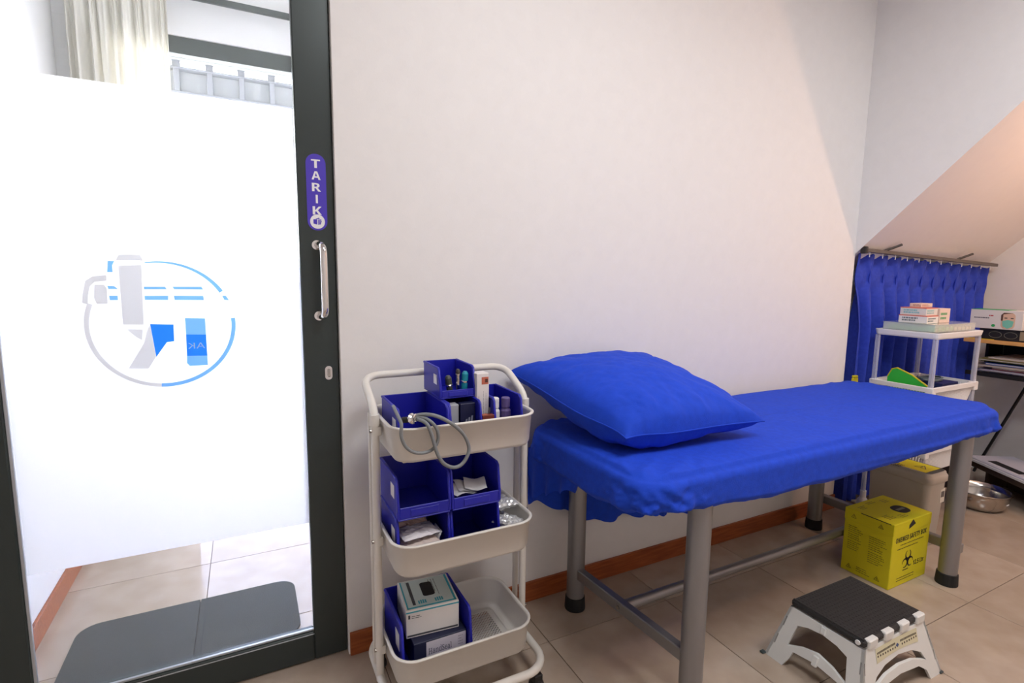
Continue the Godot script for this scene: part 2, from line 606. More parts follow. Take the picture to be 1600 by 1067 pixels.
func glass_door() -> void:
	var t := thing("door_1", "sliding glass door in a dark frame with a frosted band", "door", Vector3.ZERO, 0.0, "", "structure")
	var z0 := -0.055
	var z1 := -0.018
	put("stile", box(Vector3(0.142, 0.004, z0), Vector3(0.2375, 2.05, z1), 0.003), M.door, t)
	put("stile", box(Vector3(-0.635, 0.004, z0), Vector3(-0.509, 2.05, z1), 0.003), M.door, t)
	put("bottom_rail", box(Vector3(-0.509, 0.004, z0), Vector3(0.142, 0.096, z1), 0.003), M.door, t)
	put("top_rail", box(Vector3(-0.509, 1.95, z0), Vector3(0.142, 2.05, z1), 0.003), M.door, t)
	put("glass", box(Vector3(-0.509, 0.096, -0.040), Vector3(0.142, 1.95, -0.034), 0.0005), M.glass, t)
	var bead := put("glazing_bead", box(Vector3(-0.509, 0.0965, -0.032), Vector3(0.142, 0.103, -0.024), 0.001), M.bead, t)
	bead.set_meta("label", "light aluminium bead along the foot of the glass")
	put("glazing_bead", box(Vector3(-0.509, 0.088, -0.0178), Vector3(0.142, 0.091, -0.0165), 0.0004), M.bead, t)
	put("glazing_bead", box(Vector3(-0.509, 0.103, -0.032), Vector3(-0.502, 1.95, -0.024), 0.001), M.bead, t)
	var film := put("frosted_film", sheet(1, 1, func(u: float, v: float): return Vector3(lerpf(-0.5015, 0.1415, u), lerpf(0.438, 1.614, v), -0.0335)), M.film, t)
	film.set_meta("label", "white frosted film across the middle of the glass")
	# the emblem printed on the film
	var blue := {
		"ring_upper": arc(101.0, 32.5, 0.003, 0.010), "ring_lower": arc(5.0, -95.0, 0.010, 0.009),
		"tap_edge": [[-0.292, 1.199], [-0.279, 1.199], [-0.284, 1.188], [-0.284, 1.172], [-0.295, 1.172]],
		"l1": [[-0.223, 1.137], [-0.179, 1.137], [-0.175, 1.13], [-0.223, 1.13]], "l2": [[-0.163, 1.137], [-0.099, 1.137], [-0.095, 1.129], [-0.159, 1.13]],
		"l3": [[-0.223, 1.114], [-0.173, 1.114], [-0.174, 1.103], [-0.223, 1.104]], "l4": [[-0.161, 1.114], [-0.096, 1.113], [-0.095, 1.102], [-0.16, 1.103]],
		"l5": [[-0.297, 1.139], [-0.283, 1.138], [-0.276, 1.131], [-0.295, 1.131]], "l6": [[-0.295, 1.115], [-0.278, 1.115], [-0.278, 1.104], [-0.294, 1.104]],
		"l7": [[-0.053, 1.113], [-0.044, 1.113], [-0.037, 1.101], [-0.048, 1.102]],
		"stroke_top": [[-0.14, 1.056], [-0.095, 1.054], [-0.095, 1.011], [-0.14, 1.013]],
		"stroke_foot": [[-0.141, 0.957], [-0.095, 0.955], [-0.095, 0.93], [-0.136, 0.93], [-0.142, 0.938]],
	}
	var deep := {
		"leg": [[-0.216, 1.043], [-0.166, 1.04], [-0.167, 0.997], [-0.183, 0.995], [-0.208, 0.958]],
		"stroke": [[-0.14, 1.013], [-0.095, 1.011], [-0.095, 0.955], [-0.141, 0.957]],
	}
	var grey := {
		"ring_left": arc(-95.0, -201.0, 0.009, 0.011),
		"spout": [[-0.349, 1.098], [-0.345, 1.125], [-0.339, 1.151], [-0.324, 1.162], [-0.297, 1.165], [-0.297, 1.151], [-0.321, 1.148], [-0.331, 1.137], [-0.336, 1.115], [-0.338, 1.094]],
		"cap": [[-0.277, 1.2], [-0.27, 1.214], [-0.249, 1.216], [-0.226, 1.215], [-0.219, 1.199], [-0.23, 1.202], [-0.269, 1.201]],
		"bar": [[-0.272, 1.188], [-0.225, 1.191], [-0.226, 1.151], [-0.229, 1.041], [-0.272, 1.043], [-0.272, 1.118]],
		"square": [[-0.322, 1.142], [-0.303, 1.142], [-0.298, 1.132], [-0.299, 1.095], [-0.32, 1.095], [-0.325, 1.109]],
		"leg": [[-0.225, 1.022], [-0.2165, 1.043], [-0.2085, 0.958], [-0.226, 0.929], [-0.268, 0.932], [-0.232, 0.995]],
		"notch": [[-0.267, 1.032], [-0.232, 1.03], [-0.235, 1.002], [-0.247, 1.011]],
	}
	for e in [[blue, M.logo_blue, "emblem_pale_blue"], [deep, M.logo_deep, "emblem_blue"], [grey, M.logo_grey, "emblem_grey"]]:
		var st := begin()
		for key in e[0]:
			var poly := PackedVector2Array()
			for p in e[0][key]:
				poly.append(Vector2(p[0], p[1]))
			if Geometry2D.is_polygon_clockwise(poly):
				poly.reverse()
			var idx := Geometry2D.triangulate_polygon(poly)
			for i in range(0, idx.size(), 3):
				var v := []
				for q in 3:
					v.append(Vector3(poly[idx[i + q]].x, poly[idx[i + q]].y, -0.0325))
				tri(st, v[0], v[2], v[1])
		put(e[2], done(st), e[1], film)
	# AK in mirror writing, as seen from the back of the sign
	var ak := letters("lettering", "AK", Vector2(0.038, 0.015), paint(176, 212, 246, 0.6), film, Vector3(-0.118, 0.983, -0.032))
	ak.transform.basis.x *= -1.0
	ak.position.x += 2.0 * (-0.118 - ak.position.x)
	# the sticker
	var pill := prism(rrect(0.052, 0.206, 0.025, 8), 0.0, 0.0008)
	var s := put("sticker", pill, M.purple, t, Vector3(0.1915, 1.3965, z1))
	s.set_meta("label", "purple pull sticker with white letters")
	var row := 0
	for ch in "TARIK":
		if ch == "I":
			put("letter", box(Vector3(-0.0028, 0.0665 - row * 0.0315 - 0.001, 0.0008), Vector3(0.0028, 0.0885 - row * 0.0315, 0.0012), 0.0001), M.white, s)
		else:
			letters("letter", ch, Vector2(0.0235, 0.0225), M.white, s, Vector3(0, 0.077 - row * 0.0315, 0.001), 0.0, 1.0)
		row += 1
	put("disc", prism(rrect(0.039, 0.039, 0.0194, 10), 0.0, 0.0006), M.white, s, Vector3(0, -0.079, 0.0008))
	var st2 := begin()   # the little hand
	add_prism(st2, PackedVector2Array([Vector2(-0.011, 0.006), Vector2(-0.001, 0.006), Vector2(-0.001, -0.008), Vector2(-0.011, -0.006)]), 0, 0.0004)
	for f in 4:
		add_prism(st2, PackedVector2Array([Vector2(0.001, 0.005 - f * 0.0035), Vector2(0.011 - absf(f - 1) * 0.001, 0.0062 - f * 0.0035), Vector2(0.011 - absf(f - 1) * 0.001, 0.0036 - f * 0.0035), Vector2(0.001, 0.0024 - f * 0.0035)]), 0, 0.0004)
	add_prism(st2, PackedVector2Array([Vector2(-0.006, 0.007), Vector2(0.004, 0.011), Vector2(0.006, 0.008), Vector2(-0.003, 0.0065)]), 0, 0.0004)
	put("hand_symbol", done(st2), M.purple, s, Vector3(0, -0.079, 0.0014))
	# pull handle and lock
	var h := put("pull_handle", tube(fillet([Vector3(0.19, 1.253, z1), Vector3(0.199, 1.255, z1 + 0.042), Vector3(0.199, 1.053, z1 + 0.042), Vector3(0.19, 1.055, z1)], 0.03, 8), 0.0100, 16), M.chrome, t)
	h.set_meta("label", "chrome bow handle")
	for y in [1.253, 1.055]:
		put("rosette", prism(rrect(0.026, 0.026, 0.0128, 8), 0, 0.003), M.chrome, h, Vector3(0.187, y, z1))
	var lk := put("lock", prism(rrect(0.02, 0.04, 0.0098, 8), 0, 0.004), M.chrome, t, Vector3(0.2075, 0.889, z1))
	lk.set_meta("label", "small chrome lock plate")
	put("thumb_turn", box(Vector3(-0.003, -0.011, 0.004), Vector3(0.004, 0.011, 0.010), 0.0015), M.steel, lk)

func vestibule() -> void:
	struct("wall_vestibule_left", box(Vector3(-0.75, -0.1, -1.30), Vector3(-0.64, 2.6, -0.12), 0.001), M.wall)
	struct("wall_vestibule_right", box(Vector3(1.15, -0.1, -1.30), Vector3(1.27, 2.6, -0.12), 0.001), M.wall)
	struct("baseboard_vestibule", box(Vector3(-0.64, 0, -1.30), Vector3(-0.629, 0.076, -0.12), 0.0015), M.wood)
	var st := begin()
	add_box(st, Vector3(-0.75, 2.205, -1.42), Vector3(1.27, 2.6, -1.30), 0.001)
	add_box(st, Vector3(-0.75, -0.1, -1.42), Vector3(-0.50, 2.205, -1.30), 0.001)
	add_box(st, Vector3(1.10, -0.1, -1.42), Vector3(1.27, 2.205, -1.30), 0.001)
	struct("wall_vestibule_back", done(st), M.wall)
	var t := thing("door_2", "dark framed glass entrance door behind the frosted door", "door", Vector3.ZERO, 0.0, "", "structure")
	put("head_frame", box(Vector3(-0.50, 2.133, -1.40), Vector3(1.10, 2.205, -1.31), 0.003), M.door, t)
	put("frame_post", box(Vector3(-0.50, 0, -1.40), Vector3(-0.44, 2.133, -1.33), 0.003), M.door, t)
	put("frame_post", box(Vector3(1.04, 0, -1.40), Vector3(1.10, 2.133, -1.33), 0.003), M.door, t)
	put("glass", box(Vector3(-0.44, 0.0, -1.37), Vector3(1.04, 2.133, -1.364), 0.0005), M.glass, t)
	var vy := put("vinyl_band", sheet(1, 1, func(u: float, v: float): return Vector3(lerpf(-0.44, 1.04, u), lerpf(0.0, 1.25, v), -1.3625)), M.vinyl, t)
	vy.set_meta("label", "pale blue vinyl over the lower glass")
	# the rail and the white curtain, drawn to one side
	var r := thing("curtain_rail", "dark curtain rail above the entrance door", "curtain rail")
	put("rail", box(Vector3(-0.62, 2.345, -1.262), Vector3(1.10, 2.370, -1.242), 0.002), M.door, r)
	for x in [-0.3, 0.45, 0.98]:
		put("bracket", box(Vector3(x, 2.35, -1.30), Vector3(x + 0.015, 2.365, -1.26), 0.001), M.door, r)
	var c := thing("curtain", "white pleated curtain drawn aside at the entrance door", "curtain")
	var fab := sheet(150, 40, func(u: float, v: float):
		var y := lerpf(0.04, 2.342, v)
		var top := smoothstep(2.05, 2.30, y)
		var w := lerpf(0.345, 0.36, v)
		var x := -0.592 + u * w + 0.02 * (1.0 - v) * sin(u * 3.0)
		var a := u * TAU * 9.0 + 0.5 * sin(u * 13.0)
		return Vector3(x + 0.006 * sin(a * 0.5 + v * 2.0), y, -1.248 + (0.026 - 0.015 * top) * sin(a) + 0.008 * sin(a * 2.3 + v * 3.0)))
	put("cloth", fab, M.white_curtain, c)
	# doormat, in two leaves
	var m := thing("doormat", "dark grey rubber doormat with rounded corners behind the glass", "doormat")
	put("backing", box(Vector3(-0.25, 0, -0.50), Vector3(-0.13, 0.003, -0.17), 0.0005), M.rubber, m)
	for sgn in [0, 1]:
		var x0: float = [-0.535, -0.1885][sgn]
		var x1: float = [-0.1915, 0.118][sgn]
		var lo := []
		var r2 := 0.06
		var pts := []
		for q in [[x1, -0.165, 0.0], [x0, -0.165, PI / 2], [x0, -0.505, PI], [x1, -0.505, PI * 1.5]]:
			var outer: bool = (q[0] == x0) == (sgn == 0)
			if outer:
				for k in 7:
					var a: float = q[2] + PI / 2 * k / 6
					var cx: float = q[0] + (r2 if q[0] == x0 else -r2)
					var cy: float = q[1] + (-r2 if q[1] > -0.3 else r2)
					pts.append(Vector2(cx + cos(a) * r2, cy + sin(a) * r2))
			else:
				pts.append(Vector2(q[0], q[1]))
		var b := Transform3D(Basis(Vector3(1, 0, 0), Vector3(0, 0, 1), Vector3(0, -1, 0)), Vector3.ZERO)
		put("leaf", prism(pts, -0.009, -0.0032, b), M.mat, m)

func outside() -> void:
	struct("floor_outside", box(Vector3(-6, -0.12, -9), Vector3(7, -0.01, -1.42), 0.001), M.concrete)
	var t := thing("carport_roof", "grey carport roof edge with panels and bright gaps, seen above the frosted film", "roof")
	put("gutter_beam", box(Vector3(-2.2, 2.40, -3.10), Vector3(2.6, 2.44, -2.98), 0.004), M.roof, t)
	put("top_beam", box(Vector3(-2.2, 2.592, -3.06), Vector3(2.6, 2.606, -2.98), 0.003), M.roof, t)
	put("roof_edge", box(Vector3(-2.2, 2.68, -3.12), Vector3(2.6, 2.76, -2.95), 0.004), M.roof, t)
	for i in 24:
		var x := -2.2 + i * 0.205
		put("panel", box(Vector3(x + 0.018, 2.44, -3.06), Vector3(x + 0.187, 2.592, -3.05), 0.002), paint(132, 132, 136, 0.7), t)
		put("rib", box(Vector3(x - 0.018, 2.44, -3.06), Vector3(x + 0.018, 2.60, -2.99), 0.003), M.roof, t)
		put("block", box(Vector3(x - 0.025, 2.606, -3.06), Vector3(x + 0.025, 2.68, -3.0), 0.004), M.roof, t)
	put("roof_sheet", box(Vector3(-2.2, 2.765, -3.12), Vector3(2.6, 2.785, -1.43), 0.003), M.roof, t)
	for x in [-2.2, 2.5]:
		put("post", box(Vector3(x, -0.01, -3.08), Vector3(x + 0.1, 2.40, -2.98), 0.004), M.roof, t)

# ---------------------------------------------------------------- bed
func exam_bed() -> void:
	var t := thing("exam_bed", "grey steel examination bed frame standing along the wall", "bed")
	var feet := [Vector2(1.003, 0.109), Vector2(1.04, 0.617), Vector2(2.367, 0.097), Vector2(2.397, 0.619)]
	for p in feet:
		var st := begin(true)
		add_lathe(st, [Vector2(0.031, 0.03), Vector2(0.031, 0.604)], 28)
		var l := put("leg", done(st), M.leg, t, Vector3(p.x, 0, p.y))
		put("rubber_foot", lathe([Vector2(0, 0), Vector2(0.036, 0), Vector2(0.037, 0.004), Vector2(0.0345, 0.045), Vector2(0.0312, 0.047)], 24), M.rubber, l)
	for e in [[feet[0], feet[1]], [feet[2], feet[3]]]:
		var side: float = 0.043 if e[0].x > 2.0 else 0.0
		var a := Vector3(e[0].x + side, 0.14, e[0].y + (0.02 if side == 0.0 else -0.02))
		var b := Vector3(e[1].x + side, 0.14, e[1].y - (0.02 if side == 0.0 else -0.02))
		var d := (b - a)
		var st := begin()
		add_box(st, Vector3(-0.014, -0.019, 0), Vector3(0.014, 0.019, d.length()), 0.003, Transform3D(Basis(Vector3.UP, atan2(d.x, d.z)), a))
		var cb := put("end_bar", done(st), M.leg, t)
		put("bolt", tube([a.lerp(b, 0.46) + Vector3(-0.019, 0, 0), a.lerp(b, 0.46) + Vector3(-0.012, 0, 0)], 0.006, 10), M.steel, cb)
	put("long_bar", tube([Vector3(1.03, 0.14, 0.345), Vector3(2.41, 0.14, 0.345)], 0.0165, 16), M.leg, t)
	put("bed_frame", box(Vector3(0.90, 0.590, 0.14), Vector3(2.52, 0.606, 0.59), 0.004), M.leg, t)
	put("mattress", box(Vector3(0.845, 0.607, 0.095), Vector3(2.575, 0.685, 0.632), 0.02), paint(50, 60, 150, 0.8), t)

func bed_sheet() -> void:
	var nz := FastNoiseLite.new()
	nz.seed = 7
	nz.frequency = 1.0
	nz.fractal_octaves = 3
	var t := thing("bed_sheet", "royal blue fitted sheet stretched over the examination bed", "sheet")
	var x0 := 0.815
	var x1 := 2.605
	var z0 := 0.062
	var z1 := 0.662
	var cx := (x0 + x1) / 2
	var cz := (z0 + z1) / 2
	var a := (x1 - x0) / 2
	var b := (z1 - z0) / 2
	# points round the edge, evenly spread, with their outward direction
	var edge := []
	var rc := 0.09
	var raw := rrect(2 * a, 2 * b, rc, 40)
	var lens := [0.0]
	for i in raw.size():
		lens.append(lens[i] + Vector2(raw[i]).distance_to(raw[(i + 1) % raw.size()]))
	var total: float = lens[raw.size()]
	var n := 720
	var k := 0
	for i in n:
		var s := total * i / n
		while lens[k + 1] < s:
			k += 1
		var p: Vector2 = Vector2(raw[k]).lerp(raw[(k + 1) % raw.size()], (s - lens[k]) / maxf(lens[k + 1] - lens[k], 1e-6))
		edge.append(p)
	var dirs := []
	for i in n:
		var d: Vector2 = edge[(i + 2) % n] - edge[(i - 2 + n) % n]
		dirs.append(Vector2(d.y, -d.x).normalized())
	var loops := []
	var top := 0.698
	var inset := [0.2995, 0.27, 0.24, 0.21, 0.18, 0.15, 0.12, 0.09, 0.07, 0.05, 0.035, 0.022]
	for s in inset:
		var l := []
		for i in n:
			var q: Vector2 = edge[i]
			var p := Vector2(q.x * (a - s) / a, q.y * (b - s) / b)
			var y: float = top + 0.003 * nz.get_noise_2d(p.x * 4.0, p.y * 7.0) - 0.004 * (0.0 if s > 0.05 else (0.05 - s) / 0.03)
			# slight pull lines running in from the corners
			var corner: float = exp(-pow((a - absf(p.x)) / 0.22, 2.0)) * exp(-pow((b - absf(p.y)) / 0.13, 2.0))
			y += 0.004 * corner * sin(nz.get_noise_2d(p.x * 3.0, p.y * 3.0) * 6.0 + (p.x + p.y) * 60.0)
			l.append(Vector3(cx + p.x, y, cz + p.y))
		loops.append(l)
	var rows := 22
	for r in rows + 1:
		var v := float(r) / rows
		var l := []
		for i in n:
			var q: Vector2 = edge[i]
			var o: Vector2 = dirs[i]
			var left := smoothstep(0.25, 1.0, -q.x / a) * smoothstep(0.6, 1.0, -o.x * 0.5 + 0.5 + 0.2)
			var near_corner: float = exp(-pow((a - absf(q.x)) / 0.16, 2.0)) * exp(-pow((b - absf(q.y)) / 0.12, 2.0))
			var lc: float = near_corner if q.x < 0 else near_corner * 0.8
			var ang := float(i) / n * total
			# hem height
			var hem := 0.570 + 0.006 * nz.get_noise_2d(ang * 5.0, 3.0)
			hem += 0.026 * exp(-pow((q.x + a - 0.06) / 0.26, 2.0)) * smoothstep(0.1, 0.9, q.y / b)
			hem += 0.022 * smoothstep(0.1, 0.9, q.x / a)
			var y := lerpf(top - 0.012, hem, v)
			# the rounded edge, then a nearly upright fall with folds, gathered in under the hem
			var off := -0.022 + 0.022 * sqrt(clampf(1.0 - pow(1.0 - minf(v / 0.22, 1.0), 2.0), 0.0, 1.0))
			var fold: float = nz.get_noise_2d(ang * 9.0, v * 0.9 + 4.0) * 0.010 + nz.get_noise_2d(ang * 20.0 + v * 1.6, 9.0 + v) * 0.006
			off += fold * v * (0.22 + 1.4 * lc)
			off += lc * v * 0.014 * sin(ang * 62.0 + v * 2.4 + 2.0 * nz.get_noise_2d(ang * 14.0, v * 2.0))
			off += 0.010 * v * sin(v * PI) * lc
			off -= 0.020 * smoothstep(0.82, 1.0, v)
			# a long lazy crease along the side that faces the room
			off += 0.005 * exp(-pow((v - 0.62 - 0.12 * sin(q.x * 2.0)) / 0.07, 2.0)) * smoothstep(-0.3, 0.5, q.x / a)
			l.append(Vector3(cx + q.x + o.x * off, y, cz + q.y + o.y * off))
		loops.append(l)
	var st := begin(true)
	add_loft(st, loops)
	put("cover", done(st), M.sheet, t)
	# the long side that hangs down between the bed and the wall
	var fall := sheet(110, 30, func(u: float, v: float):
		var x := lerpf(0.83, 1.66, u)
		var hem := lerpf(0.40, 0.27, smoothstep(0.0, 0.4, u)) - 0.05 * smoothstep(0.4, 1.0, u)
		hem = lerpf(hem, 0.56, smoothstep(0.93, 1.0, u)) + 0.008 * sin(u * 40.0)
		var y := lerpf(0.60, hem, v)
		return Vector3(x, y, 0.060 - 0.004 * v + 0.010 * v * sin(u * 34.0 + 2.0 * sin(u * 9.0) + v) + 0.006 * v * nz.get_noise_2d(u * 20.0, v * 3.0)))
	put("hanging_side", fall, M.sheet, t)
	var endfall := sheet(40, 24, func(u: float, v: float):
		var z := lerpf(0.06, 0.36, u)
		var hem := lerpf(0.41, 0.56, pow(u, 0.8)) + 0.006 * sin(u * 26.0)
		var y := lerpf(0.60, hem, v)
		return Vector3(0.832 + 0.008 * v * sin(u * 22.0 + v), y, z))
	put("hanging_end", endfall, M.sheet, t)

func pillow() -> void:
	var nz := FastNoiseLite.new()
	nz.seed = 17
	nz.frequency = 1.0
	var t := thing("pillow", "plump royal blue pillow leaning at the head of the bed", "pillow", Vector3(1.068, 0.805, 0.285))
	var hx := 0.286
	var hz := 0.275
	var tilt := Basis(Vector3.RIGHT, 0.20) * Basis(Vector3.UP, 0.04)
	var side := func(sgn: float) -> ArrayMesh:
		return sheet(70, 70, func(u: float, v: float):
			var p := u * 2.0 - 1.0
			var q := v * 2.0 - 1.0
			# edges bow inwards between the pointed corners
			var ex: float = 1.0 - 0.11 * (1.0 - q * q)
			var ez: float = 1.0 - 0.09 * (1.0 - p * p)
			var h: float = pow(maxf(1.0 - p * p, 0.0), 0.42) * pow(maxf(1.0 - q * q, 0.0), 0.42)
			h = pow(h, 0.92)
			var near: float = exp(-((p + 1.0) * (p + 1.0) + (q - 1.0) * (q - 1.0)) / 0.9)
			var y: float = h * (0.108 + 0.012 * near if sgn > 0 else 0.078 + 0.05 * near)
			var rim: float = 1.0 - h
			y += h * 0.006 * nz.get_noise_2d(p * 2.0, q * 2.0 + sgn * 5.0) 
			var w: float = pow(maxf(absf(p), absf(q)), 3.0) * h
			y += w * 0.014 * sin(atan2(q, p) * 15.0 + 2.5 * nz.get_noise_2d(p * 3.0, q * 3.0)) * (0.35 + absf(p * q))
			var x := p * ex * hx
			var z := q * ez * hz
			# the near left corner is squashed round
			var k: float = exp(-((p + 1.0) * (p + 1.0) + (q - 1.0) * (q - 1.0)) / 0.32)
			x += 0.075 * k
			z -= 0.045 * k
			var w3: Vector3 = tilt * Vector3(x, sgn * y, z)
			w3.y = maxf(w3.y, -0.1025)
			return w3)
	put("upper_side", side.call(1.0), M.sheet, t)
	put("under_side", side.call(-1.0), M.sheet, t)
	var seam := []
	for i in 4:
		for k in 30:
			var s := -1.0 + 2.0 * k / 30.0
			var pq: Vector2 = [Vector2(s, -1), Vector2(1, s), Vector2(-s, 1), Vector2(-1, -s)][i]
			var p := pq.x
			var q := pq.y
			var x: float = p * (1.0 - 0.11 * (1.0 - q * q)) * hx
			var z: float = q * (1.0 - 0.09 * (1.0 - p * p)) * hz
			var kk: float = exp(-((p + 1.0) * (p + 1.0) + (q - 1.0) * (q - 1.0)) / 0.32)
			seam.append(tilt * Vector3(x + 0.075 * kk, 0, z - 0.045 * kk))
	put("seam", tube(seam, 0.0022, 6, true), M.sheet, t)

# ---------------------------------------------------------------- cart
const CX := 0.495
const CZ := 0.235
func tray(t: Node3D, rim: float, lattice: bool) -> void:
	var w := 0.39
	var d := 0.27
	var y0 := rim - 0.092
	var at := Vector3(CX, 0, CZ)
	var st := begin(true)
	var loops := []
	for e in [[0.0, 0.040, y0 + 0.012], [0.0, 0.050, rim - 0.004]]:
		pass
	var spec := [[-0.030, y0], [-0.012, y0 + 0.003], [-0.006, y0 + 0.012], [0.0, rim - 0.006], [0.005, rim - 0.005], [0.006, rim - 0.001], [0.003, rim + 0.001], [-0.002, rim], [-0.003, rim - 0.008], [-0.009, y0 + 0.014], [-0.015, y0 + 0.007], [-0.032, y0 + 0.005]]
	for e in spec:
		var l := []
		for p in rrect(w + 2 * e[0], d + 2 * e[0], 0.055 + e[0], 8):
			l.append(at + Vector3(p.x, e[1], p.y))
		loops.append(l)
	add_loft(st, loops)
	var tr := put("tray", done(st), M.cream, t)
	if not lattice:
		put("tray_floor", box(at + Vector3(-w / 2 + 0.025, y0, -d / 2 + 0.025), at + Vector3(w / 2 - 0.025, y0 + 0.005, d / 2 - 0.025), 0.001), M.cream, tr)
	else:
		var s2 := begin()
		var y := y0 + 0.0025
		var bx0 := -w / 2 + 0.05
		var bx1 := w / 2 - 0.05
		var bz0 := -d / 2 + 0.045
		var bz1 := d / 2 - 0.045
		for r in [[Vector3(-w / 2 + 0.025, 0, -d / 2 + 0.025), Vector3(w / 2 - 0.025, 0, bz0)], [Vector3(-w / 2 + 0.025, 0, bz1), Vector3(w / 2 - 0.025, 0, d / 2 - 0.025)], [Vector3(-w / 2 + 0.025, 0, bz0), Vector3(bx0, 0, bz1)], [Vector3(bx1, 0, bz0), Vector3(w / 2 - 0.025, 0, bz1)]]:
			add_box(s2, at + r[0] + Vector3(0, y - 0.001, 0), at + r[1] + Vector3(0, y + 0.001, 0), 0.0003)
		for sgn in [-1.0, 1.0]:
			var c := bx0 - (bz1 - bz0)
			while c < bx1 + (bz1 - bz0):
				# the line x = c + sgn * (z - mid), cut to the opening
				var p := []
				var t0 := 0.0
				var t1 := 1.0
				var ax: float = c - sgn * (bz1 - bz0) / 2
				var bx: float = c + sgn * (bz1 - bz0) / 2
				var dx := bx - ax
				for lim in [[bx0, 1.0], [bx1, -1.0]]:
					var fa: float = (ax - lim[0]) * lim[1]
					var fb: float = (bx - lim[0]) * lim[1]
					if fa < 0 and fb < 0:
						t1 = -1.0
					elif fa < 0:
						t0 = maxf(t0, fa / (fa - fb))
					elif fb < 0:
						t1 = minf(t1, fa / (fa - fb))
				if t1 > t0 + 0.01:
					var a3 := at + Vector3(ax + dx * t0, y, lerpf(bz0, bz1, t0))
					var b3 := at + Vector3(ax + dx * t1, y, lerpf(bz0, bz1, t1))
					var d3 := b3 - a3
					add_box(s2, Vector3(-0.0016, -0.0007, 0), Vector3(0.0016, 0.0007, d3.length()), 0.0003, Transform3D(Basis(Vector3.UP, atan2(d3.x, d3.z)), a3))
				c += 0.0105
		put("mesh_floor", done(s2), M.cream, tr)

func cart() -> void:
	var t := thing("utility_cart", "cream white three-tier metal cart on castors beside the bed", "cart")
	tray(t, 0.810, false)
	tray(t, 0.512, false)
	tray(t, 0.205, true)
	var xl := CX - 0.212
	var xr := CX + 0.224
	for e in [[xl, "leg"], [xr, "leg"]]:
		var x: float = e[0]
		var inner: float = 0.011 if x < CX else -0.011
		put("leg", tube([Vector3(x, 0.075, CZ), Vector3(x, 0.815, CZ)], 0.0105, 14), M.cream, t)
		put("leg", tube([Vector3(x, 0.09, CZ - 0.048), Vector3(x, 0.812, CZ - 0.048)], 0.0085, 12), M.cream, t)
		for y in [0.775, 0.475, 0.165]:
			put("screw", tube([Vector3(x - signf(CX - x) * 0.009, y, CZ), Vector3(x - signf(CX - x) * 0.0135, y, CZ)], 0.005, 10), M.steel, t)
			put("clamp", box(Vector3(minf(x, x + inner * 1.3), y - 0.012, CZ - 0.057), Vector3(maxf(x, x + inner * 1.3), y + 0.012, CZ + 0.01), 0.002), M.cream, t)
		put("sleeve", tube([Vector3(x, 0.79, CZ), Vector3(x, 0.818, CZ)], 0.0128, 14), M.cream, t)
	var hp := fillet([Vector3(xl, 0.80, CZ), Vector3(xl, 0.828, CZ), Vector3(xl, 0.893, 0.094), Vector3(xr, 0.893, 0.094), Vector3(xr, 0.828, CZ), Vector3(xr, 0.80, CZ)], 0.052, 10)
	var hd := put("handle", tube(hp, 0.0105, 14), M.cream, t)
	hd.set_meta("label", "bent tube handle over the top tray")
	# the base: a bent ring of tube
	var ring := []
	for p in rrect(0.436, 0.335, 0.075, 8):
		ring.append(Vector3(CX + 0.006 + p.x, 0.085, CZ + 0.005 + p.y))
	put("base_ring", tube(ring, 0.0115, 12, true), M.cream, t)
	for q in [[-1, -1], [1, -1], [-1, 1], [1, 1]]:
		var c := Vector3(CX + 0.006 + q[0] * 0.190, 0, CZ + 0.005 + q[1] * 0.140)
		var k := Node3D.new()
		k.name = "castor"
		t.add_child(k, true)
		k.position = c
		put("stem", tube([Vector3(0, 0.05, 0), Vector3(0, 0.082, 0)], 0.007, 10), M.steel, k)
		put("fork", box(Vector3(-0.014, 0.03, -0.012), Vector3(0.014, 0.055, 0.014), 0.003), M.black, k)
		var st := begin()
		add_lathe(st, [Vector2(0, -0.010), Vector2(0.019, -0.010), Vector2(0.0215, -0.007), Vector2(0.0215, 0.007), Vector2(0.019, 0.010), Vector2(0, 0.010)], 20)
		var wh := put("wheel", done(st), M.black, k, Vector3(0, 0.0215, 0))
		wh.rotation = Vector3(0, 0.6, PI / 2)

